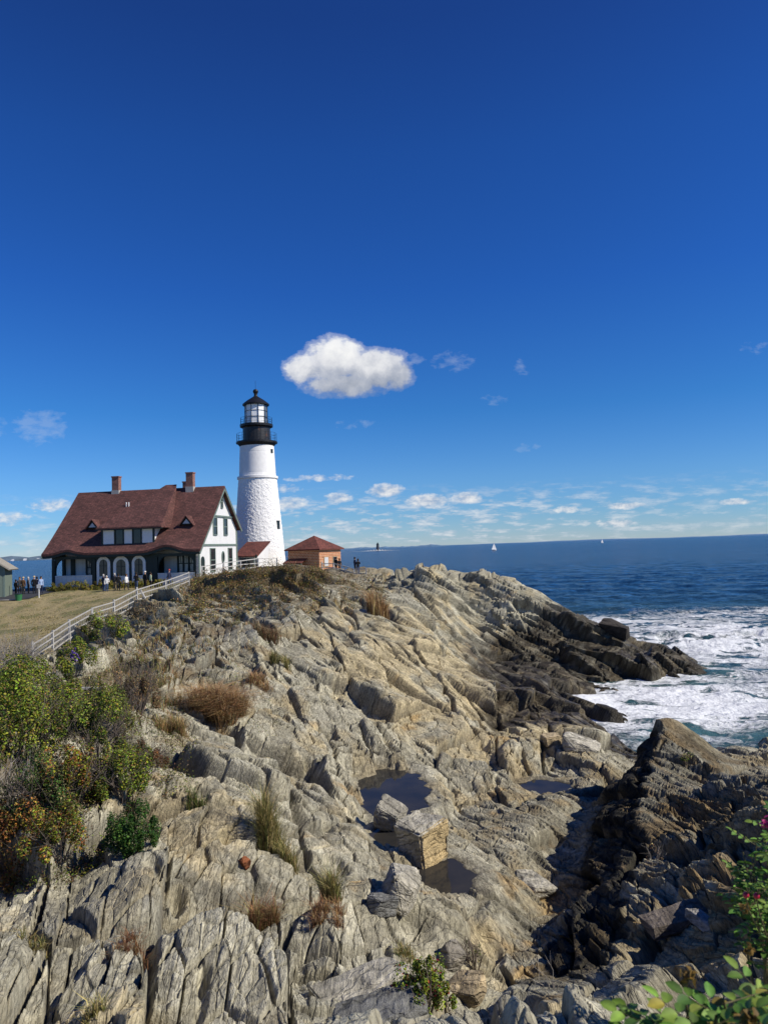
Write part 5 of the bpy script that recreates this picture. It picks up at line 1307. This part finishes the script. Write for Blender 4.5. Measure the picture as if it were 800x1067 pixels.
# ---- hedge row along the porch
xs = [48, 60, 74, 88, 102, 116, 131, 146, 161, 170]
gx = [(at(p_, 612, 77).x, 77.3 - 0.165 * (at(p_, 612, 77).x + 19.8) - 1.0 * 0 - 0.6) for p_ in xs]
gz = ground_v([a for a, _ in gx], [b for _, b in gx])
for i, ((x, y), z) in enumerate(zip(gx, gz)):
    r = 0.75 + 0.15 * math.sin(i * 2.1)
    shrub("hedge_shrub", "yellow-green autumn shrub in the row along the porch wall", "shrub", 0, 0, 0, 0, 0, HEDGE, 1600, 0.11, 20, 0, group="shrubs in the row along the porch", loc=(x, y, float(z) - 0.1), size=(r * 1.45, 0.85, 1.25 + 0.2 * math.sin(i * 3.7)))

# ---- scrub and grass that nobody could count: knoll top, slope, lawn edge
def cover(name, spots, pal, leafsize, per, hgt, blades=True):
    g = np.random.default_rng(len(spots) + 5); P = np.array(spots); m = len(P) * per
    k = np.repeat(np.arange(len(P)), per)
    sc_ = P[k, 2] if P.shape[1] > 2 else np.ones(m)
    x = P[k, 0] + g.normal(size=m) * 0.34 * sc_; y = P[k, 1] + g.normal(size=m) * 0.34 * sc_
    z = ground_v(x, y)
    z = z + np.abs(g.normal(size=m)) * hgt * sc_ * 0.5 * np.exp(-(((x - P[k, 0]) ** 2 + (y - P[k, 1]) ** 2) / (0.4 * sc_ ** 2)))
    cols = palette(pal, m, g) * (1 + 0.35 * g.normal(size=len(P)))[k][:, None].clip(0.35)
    tone = g.uniform(0, 1, len(P))[k]
    cols = np.where(tone[:, None] > 0.62, cols * np.array([1.1, 0.9, 0.8]), cols)
    o = leaves(name, np.stack([x, y, z + 0.03], 1), g.normal(size=(m, 3)) + [0, 0, .6], leafsize * g.uniform(.6, 1.3, m) * (0.7 + 0.3 * sc_), cols, None, aspect=0.4)
    o["kind"] = "stuff"; return o
g = np.random.default_rng(21)
def spots_px(rects, smin, smax):
    out = []
    for (a, b, c, d_, n) in rects:
        for _ in range(n):
            q, nn = hit(g.uniform(a, b), g.uniform(c, d_), None)
            if 6 < q.y < 95 and q.z > 2.5: out.append((q.x, q.y, g.uniform(smin, smax)))
    return out
cover("knoll_scrub", spots_px([(198, 335, 592, 612, 150), (186, 250, 606, 648, 46), (240, 345, 612, 640, 30), (330, 400, 600, 630, 24)], 0.6, 1.3), OLIVE + GREENS[2:] + BROWN + STRAW[:1], 0.12, 70, 0.8)
cover("slope_scrub", spots_px([(0, 150, 690, 830, 130), (60, 175, 640, 720, 90), (120, 200, 720, 830, 50), (0, 90, 830, 930, 60), (190, 300, 640, 760, 30)], 0.35, 0.8), BROWN + OLIVE + GREENS[:2], 0.055, 80, 0.5)
def grass_cover(name, rects, n_per, pal, h, lean, bw):
    g = np.random.default_rng(len(rects) + 90); P = np.array(spots_px(rects, 0.3, 1.0)); m = len(P) * n_per; k = np.repeat(np.arange(len(P)), n_per)
    x = P[k, 0] + g.normal(size=m) * 0.32 * P[k, 2]; y = P[k, 1] + g.normal(size=m) * 0.32 * P[k, 2]; z = ground_v(x, y) - 0.04
    hh = h * P[k, 2] * g.uniform(0.4, 1.1, m)
    o = np_blades(name, g, m, 1.0, hh, pal, lean, bw, (0, 0, 0), roots=np.stack([x, y, z], 1)); o["kind"] = "stuff"; return o
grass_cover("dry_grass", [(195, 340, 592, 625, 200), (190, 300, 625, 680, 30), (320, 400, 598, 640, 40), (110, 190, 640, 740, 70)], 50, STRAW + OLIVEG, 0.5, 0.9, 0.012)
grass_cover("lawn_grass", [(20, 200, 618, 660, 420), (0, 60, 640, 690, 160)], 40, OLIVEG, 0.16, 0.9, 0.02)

# ---- foreground roses at the lower right: compound leaves, hips and a faded bloom
def rose(name, label, base, sprays, seed, leaf, pal, hips=(), blooms=(), withered=()):
    g = np.random.default_rng(seed); o = empty(name, base); tag(o, label, "shrub")
    st = MB(); cen = []; ax = []; nr = []; sz = []; base = Vector(base)
    for tip in sprays:
        tip = Vector(tip) - base; p0 = Vector((g.normal() * .05, g.normal() * .05, -0.1))
        mid = p0.lerp(tip, .55) + Vector((g.normal() * .04, g.normal() * .04, .08))
        st.tube([p0, mid, tip], [.008, .006, .003], 5, caps=False)
        for q in range(7):                                  # pinnate leaves round each tip
            a = g.uniform(0, 6.283); d = Vector((math.cos(a), math.sin(a), g.uniform(-.15, .75))).normalized()
            s = mid.lerp(tip, g.uniform(.35, 1)); L = leaf * 3.0 * g.uniform(.8, 1.2)
            e = s + d * L + Vector((0, 0, -.15 * L)); st.tube([s, e], [.0022, .0012], 3, caps=False)
            side = d.cross(Vector((0, 0, 1))).normalized(); up = side.cross(d).normalized()
            for k in range(3):
                c = s.lerp(e, .38 + .26 * k)
                for sg in (-1, 1):
                    cen.append(c + side * sg * leaf * .48); ax.append((side * sg + d * .45).normalized()); nr.append((up + Vector(g.normal(size=3)) * .25)); sz.append(leaf * g.uniform(.8, 1.1))
            cen.append(e + d * leaf * .4); ax.append(d); nr.append(up + Vector(g.normal(size=3)) * .2); sz.append(leaf)
    cen = np.array(cen); A = np.array(ax); N = np.array(nr); S = np.array(sz)[:, None]; n = len(cen)
    N = N - A * (A * N).sum(1)[:, None]; N /= np.linalg.norm(N, axis=1)[:, None]; B = np.cross(N, A)
    prof = [(-.5, 0), (-.40, .16), (-.18, .29), (.10, .30), (.32, .20), (.5, 0)]
    rows = []
    for u, w in prof:
        drop = N * S * (-.16 * (u + .5) ** 2); mid_ = cen + A * S * u + drop
        rows += [mid_ + B * S * w + N * S * (w * .35), mid_, mid_ - B * S * w + N * S * (w * .35)]
    V = np.stack(rows, 1).reshape(-1, 3); m = len(rows); f = []
    for r_ in range(len(prof) - 1):
        for c_ in range(2): a = r_ * 3 + c_; f.append([a, a + 1, a + 4, a + 3])
    fa = (np.arange(n)[:, None, None] * m + np.array(f)[None]).reshape(-1, 4)
    me = np_mesh("foliage", V, fa, M_LEAF, smooth=True); cols = palette(pal, n, g, .2)
    rib = np.tile(np.array([1, 1.45, 1] * len(prof)), n)[:, None]
    tint_mesh(me, np.repeat(cols, m, 0) * rib); link(bpy.data.objects.new("foliage", me), o)
    for h in hips:
        h = Vector(h) - base; b = MB(); r = .0125
        b.lathe([(.002, -r), (r * .7, -r * .75), (r, 0), (r * .8, r * .65), (r * .35, r * .95), (.003, r)], 16)
        hp = b.build("rose_hip", M_HIP, o, smooth=True); hp.location = h; hp.rotation_euler = (R(25), R(20), 0)
        s = MB(); s.tube([h + Vector((0, 0, -r)), h + Vector((.01, .01, -.06)), Vector((h.x * .6, h.y * .6, h.z - .22))], [.0025, .0025, .003], 5)
        s.build("stem", M_STEM, o)
        c = MB()
        for k in range(5):
            a = 6.283 * k / 5; c.tube([(0, 0, r * .9), (.009 * math.cos(a), .009 * math.sin(a), r + .014), (.016 * math.cos(a), .016 * math.sin(a), r + .02)], [.003, .002, .0006], 4)
        c.build("calyx", M_STEM, hp)
    for bl, colr, rad in [(b_, (.40, .04, .16), .022) for b_ in blooms] + [(w_, (.24, .15, .035), .018) for w_ in withered]:
        q = np.array(Vector(bl) - base); k = 16
        leaves("flower" if colr[2] > .1 else "withered_leaves", q + g.normal(size=(k, 3)) * rad * .5, g.normal(size=(k, 3)) + [0, -.5, .5], np.full(k, rad * 1.3), np.tile(colr, (k, 1)) * (1 + .25 * g.normal(size=(k, 1))), o, aspect=.8)
    st.build("stems", M_STEM, o); return o
M_HIP = simple("crimson_rose_hip", (0.42, 0.012, 0.035), 0.3, 0.15, 40, spec=0.5)
M_STEM = simple("green_brown_stem", (0.10, 0.085, 0.035), 0.7, 0.25, 30)
ROSEG = [(4, (.10, .19, .03)), (3, (.16, .26, .04)), (1, (.05, .11, .02)), (.6, (.30, .26, .04))]
def spr(lst): return [tuple(at(*a)) for a in lst]
b0 = at(765, 1120, 1.75)
rose("rose_bush", "leafy green wild rose in the bottom right corner", (b0.x, b0.y, 9.30), spr([(714, 1044, 1.75), (754, 1046, 1.7), (789, 1064, 1.7), (736, 1070, 1.6), (824, 1076, 1.7), (694, 1066, 1.75), (769, 1082, 1.55), (809, 1094, 1.6), (729, 1034, 1.8), (769, 1054, 1.8), (746, 1059, 1.65), (804, 1049, 1.8), (714, 1079, 1.6), (824, 1054, 1.75), (784, 1089, 1.6)]), 5, .043, ROSEG, withered=spr([(718, 1016, 1.8), (781, 1066, 1.6)]))
b0 = at(812, 1010, 3.3)
rose("rose_bush", "wild rose with red hips at the right picture edge", (b0.x, b0.y, ground(b0.x, b0.y)), spr([(788, 880, 3.5), (808, 858, 3.6), (803, 913, 3.3), (780, 908, 3.5), (818, 888, 3.3), (786, 938, 3.3), (813, 938, 3.2), (774, 888, 3.6), (826, 848, 3.5), (818, 963, 3.1), (803, 893, 3.5), (796, 868, 3.7), (818, 913, 3.4), (790, 923, 3.4), (808, 876, 3.5), (822, 933, 3.2), (798, 953, 3.3), (816, 853, 3.7), (783, 893, 3.6)]), 9, .036, ROSEG[:3], hips=spr([(777, 933, 3.0), (788, 934, 3.02)]), blooms=spr([(798, 859, 3.2)]), withered=spr([(780, 990, 3.0), (776, 946, 3.05)]))
# ================================================================== LIGHT, SKY, CAMERA
SUN_DIR = Vector((0.956, -0.29, 0)).normalized() * math.cos(R(40)) + Vector((0, 0, math.sin(R(40))))
sun = bpy.data.lights.new("sun", 'SUN'); sun.energy = 5.0; sun.angle = R(0.5); sun.color = (1.0, 0.93, 0.82)
so = link(bpy.data.objects.new("sun", sun)); so.rotation_euler = SUN_DIR.to_track_quat('Z', 'Y').to_euler()

CLOUDS = [  # photo position of the middle, half width, half height, density
    (350, 377, 46, 30, 1.0), (318, 384, 28, 19, .9), (388, 385, 46, 28, 1.0), (412, 390, 22, 20, .85), (362, 398, 56, 18, .9), (335, 366, 24, 17, .7)]
SMALL = [(402, 511, 20, 8, 1), (445, 522, 25, 8, 1), (487, 519, 17, 7, .9), (353, 519, 17, 6, .75), (302, 525, 20, 8, .7), (652, 527, 24, 4, .8), (765, 523, 18, 4, .7), (643, 545, 24, 5, .7), (590, 531, 14, 4, .5),
         (8, 541, 26, 7, .45), (52, 527, 26, 7, .5), (335, 498, 40, 4, .4), (300, 509, 16, 5, .4)]
FAINT = [(42, 444, 30, 20, 1.0), (472, 376, 22, 12, .55), (543, 384, 9, 10, .4), (515, 416, 14, 6, .4), (370, 442, 24, 5, .35), (432, 374, 12, 7, .8), (550, 466, 20, 5, .3), (0, 446, 8, 12, .5), (788, 362, 18, 7, .3)]
def build_world():
    w = bpy.data.worlds.new("World"); bpy.context.scene.world = w; w.use_nodes = True
    t = NT.__new__(NT); t.t = w.node_tree; t.t.nodes.clear(); t.out = t.t.nodes.new("ShaderNodeOutputWorld")
    sky = t.n("ShaderNodeTexSky", sky_type='NISHITA'); sky.sun_disc = False
    sky.sun_elevation = R(40); sky.sun_rotation = math.atan2(SUN_DIR.x, SUN_DIR.y)
    sky.air_density = 1.0; sky.dust_density = 0.0; sky.ozone_density = 2.0; sky.altitude = 0
    d = t.n("ShaderNodeTexCoord").outputs["Generated"]
    s = t.n("ShaderNodeSeparateXYZ", {0: d})
    tint = t.ramp(t.math('MAXIMUM', s.outputs[2], 0.0), SKY_TINT)
    skyc = t.mix(1.0, t.mix(1.0, sky, tint, 'MULTIPLY'), (SKY_GAIN,) * 3, 'MULTIPLY')
    yy = t.math('MAXIMUM', s.outputs[1], 0.05)
    u = t.math('DIVIDE', s.outputs[0], yy); v = t.math('DIVIDE', s.outputs[2], yy)
    uv = t.n("ShaderNodeCombineXYZ", {0: u, 1: v})
    n1 = t.noise(19, 7, 0.60, uv); n2 = t.noise(60, 6, 0.6, t.mapping(uv, (1, 1.8, 1)))
    def blobs(lst):
        acc = None
        for px, py, rx, ry, den in lst:
            p = at(px, py, 1.0); cu, cv = p.x, p.z - CAM_Z
            a = t.math('DIVIDE', t.math('SUBTRACT', u, cu), rx / F); b = t.math('DIVIDE', t.math('SUBTRACT', v, cv), ry / F)
            q = t.math('SUBTRACT', 1.0, t.math('ADD', t.math('MULTIPLY', a, a), t.math('MULTIPLY', b, b)))
            q = t.math('MAXIMUM', q, -1.0); q = t.math('MINIMUM', t.math('MULTIPLY', q, den), q)
            acc = q if acc is None else t.math('MAXIMUM', acc, q)
        return acc
    gate = t.math('GREATER_THAN', s.outputs[1], 0.06)
    big = t.math('ADD', blobs(CLOUDS), t.math('MULTIPLY', t.math('SUBTRACT', n1, 0.5), 1.6))
    big = t.math('ADD', big, t.math('MULTIPLY', t.math('SUBTRACT', n2, 0.48), 0.7))
    abig = t.ramp(big, [(0.0, 0.0), (0.22, 0.22), (0.62, 0.93), (0.95, 0.99)], 'EASE')
    vb = at(360, 384, 1.0).z - CAM_Z
    hb = t.math('DIVIDE', t.math('SUBTRACT', v, vb - 34 / F), 68 / F)           # 0 at the base, 1 at the crown
    sh = t.math('ADD', t.math('MULTIPLY', hb, 0.85), t.math('MULTIPLY', t.math('SUBTRACT', n1, 0.5), 1.5))
    sh = t.math('ADD', sh, t.math('MULTIPLY', t.math('SUBTRACT', u, at(363, 384, 1.0).x), -1.0))
    cb = t.ramp(sh, [(0.0, (.33, .37, .45)), (0.28, (.50, .53, .60)), (0.52, (.78, .79, .82)), (0.8, (.96, .96, .95))])
    sm = t.math('ADD', blobs(SMALL), t.math('MULTIPLY', t.math('SUBTRACT', n2, 0.5), 2.2))
    asm = t.ramp(sm, [(0.0, 0.0), (0.45, 0.55), (0.9, 0.9)])
    cs = t.ramp(n2, [(0.35, (.40, .47, .60)), (0.55, (.70, .73, .78)), (0.7, (.90, .89, .87))])
    ft = t.math('ADD', blobs(FAINT), t.math('MULTIPLY', t.math('SUBTRACT', n2, 0.5), 3.4))
    aft = t.ramp(ft, [(0.1, 0.0), (1.4, 0.22)])
    # a far deck of little fair-weather clouds towards the horizon
    zz = t.math('MAXIMUM', s.outputs[2], 0.004)
    q = t.n("ShaderNodeCombineXYZ", {0: t.math('DIVIDE', s.outputs[0], zz), 1: t.math('DIVIDE', s.outputs[1], zz)})
    n3 = t.noise(1.0, 5, 0.62, t.mapping(uv, (26, 105, 1))); n4 = t.noise(0.05, 3, 0.5, q)
    band = t.ramp(s.outputs[2], [(0.002, 0.5), (0.012, 1.0), (0.055, 0.8), (0.085, 0.0)])
    side = t.ramp(u, [(0.0, 0.55), (0.32, 0.55), (0.5, 0.1)]); side = t.ramp(t.math('ADD', t.math('MULTIPLY', u, 0.8), 0.5), [(0.12, 0.45), (0.35, 1.0), (0.62, 0.9), (0.85, 0.45)])
    dk = t.math('ADD', t.math('ADD', n3, t.math('MULTIPLY', n4, 0.5)), -0.725)
    dk = t.math('MULTIPLY', t.ramp(dk, [(0.0, 0.0), (0.10, 0.55), (0.2, 0.8)]), t.math('MULTIPLY', band, side))
    cd = t.ramp(n3, [(0.45, (.42, .50, .62)), (0.62, (.72, .75, .80)), (0.72, (.88, .87, .86))])
    c = t.mix(t.math('MULTIPLY', dk, gate), skyc, cd)
    c = t.mix(aft, c, (.56, .64, .76))
    c = t.mix(t.math('MULTIPLY', asm, gate), c, cs)
    c = t.mix(t.math('MULTIPLY', abig, gate), c, cb)
    bg1 = t.n("ShaderNodeBackground", {"Strength": 1.0}); t.put(bg1.inputs[0], skyc)
    bg2 = t.n("ShaderNodeBackground", {"Strength": 1.0}); t.put(bg2.inputs[0], c)
    reg = t.math('MULTIPLY', gate, t.math('MULTIPLY', t.math('LESS_THAN', t.math('ABSOLUTE', u), 0.75), t.math('MULTIPLY', t.math('LESS_THAN', v, 0.36), t.math('GREATER_THAN', v, -0.01))))
    mx = t.n("ShaderNodeMixShader"); t.put(mx.inputs[0], reg)
    t.t.links.new(bg1.outputs[0], mx.inputs[1]); t.t.links.new(bg2.outputs[0], mx.inputs[2])
    t.t.links.new(mx.outputs[0], t.out.inputs[0])
SKY_TINT = [(0.0, (.40, .575, .97)), (0.04, (.29, .535, .945)), (0.092, (.26, .53, .945)), (0.181, (.150, .463, .90)), (0.334, (.108, .38, .92)), (0.484, (.104, .35, .86)), (0.60, (.100, .28, .72)), (1.0, (.10, .25, .7))]
SKY_GAIN = 0.12
build_world()

cam = bpy.data.cameras.new("camera"); cam.sensor_fit = 'HORIZONTAL'; cam.sensor_width = 36; cam.lens = 36 * F / 800
cam.clip_start = 0.1; cam.clip_end = 60000
cam.dof.use_dof = True; cam.dof.focus_distance = 40; cam.dof.aperture_fstop = 7.5
co = link(bpy.data.objects.new("camera", cam))
Uw = Vector((0, -math.sin(PITCH), math.cos(PITCH))); Fw = Vector((0, math.cos(PITCH), math.sin(PITCH))); Rw = Vector((1, 0, 0))
cx = Rw * math.cos(ROLL) - Uw * math.sin(ROLL); cy = Rw * math.sin(ROLL) + Uw * math.cos(ROLL); cz = -Fw
M = Matrix.Identity(4)
for i in range(3): M[i][0] = cx[i]; M[i][1] = cy[i]; M[i][2] = cz[i]
M.translation = (0, 0, CAM_Z); co.matrix_world = M
sc = bpy.context.scene; sc.camera = co
sc.render.engine = 'CYCLES'
sc.view_settings.view_transform = 'Standard'; sc.view_settings.look = 'None'; sc.view_settings.exposure = 0; sc.view_settings.gamma = 1
sc.cycles.use_denoising = True; sc.cycles.max_bounces = 6; sc.cycles.diffuse_bounces = 2; sc.cycles.glossy_bounces = 3; sc.cycles.transparent_max_bounces = 8
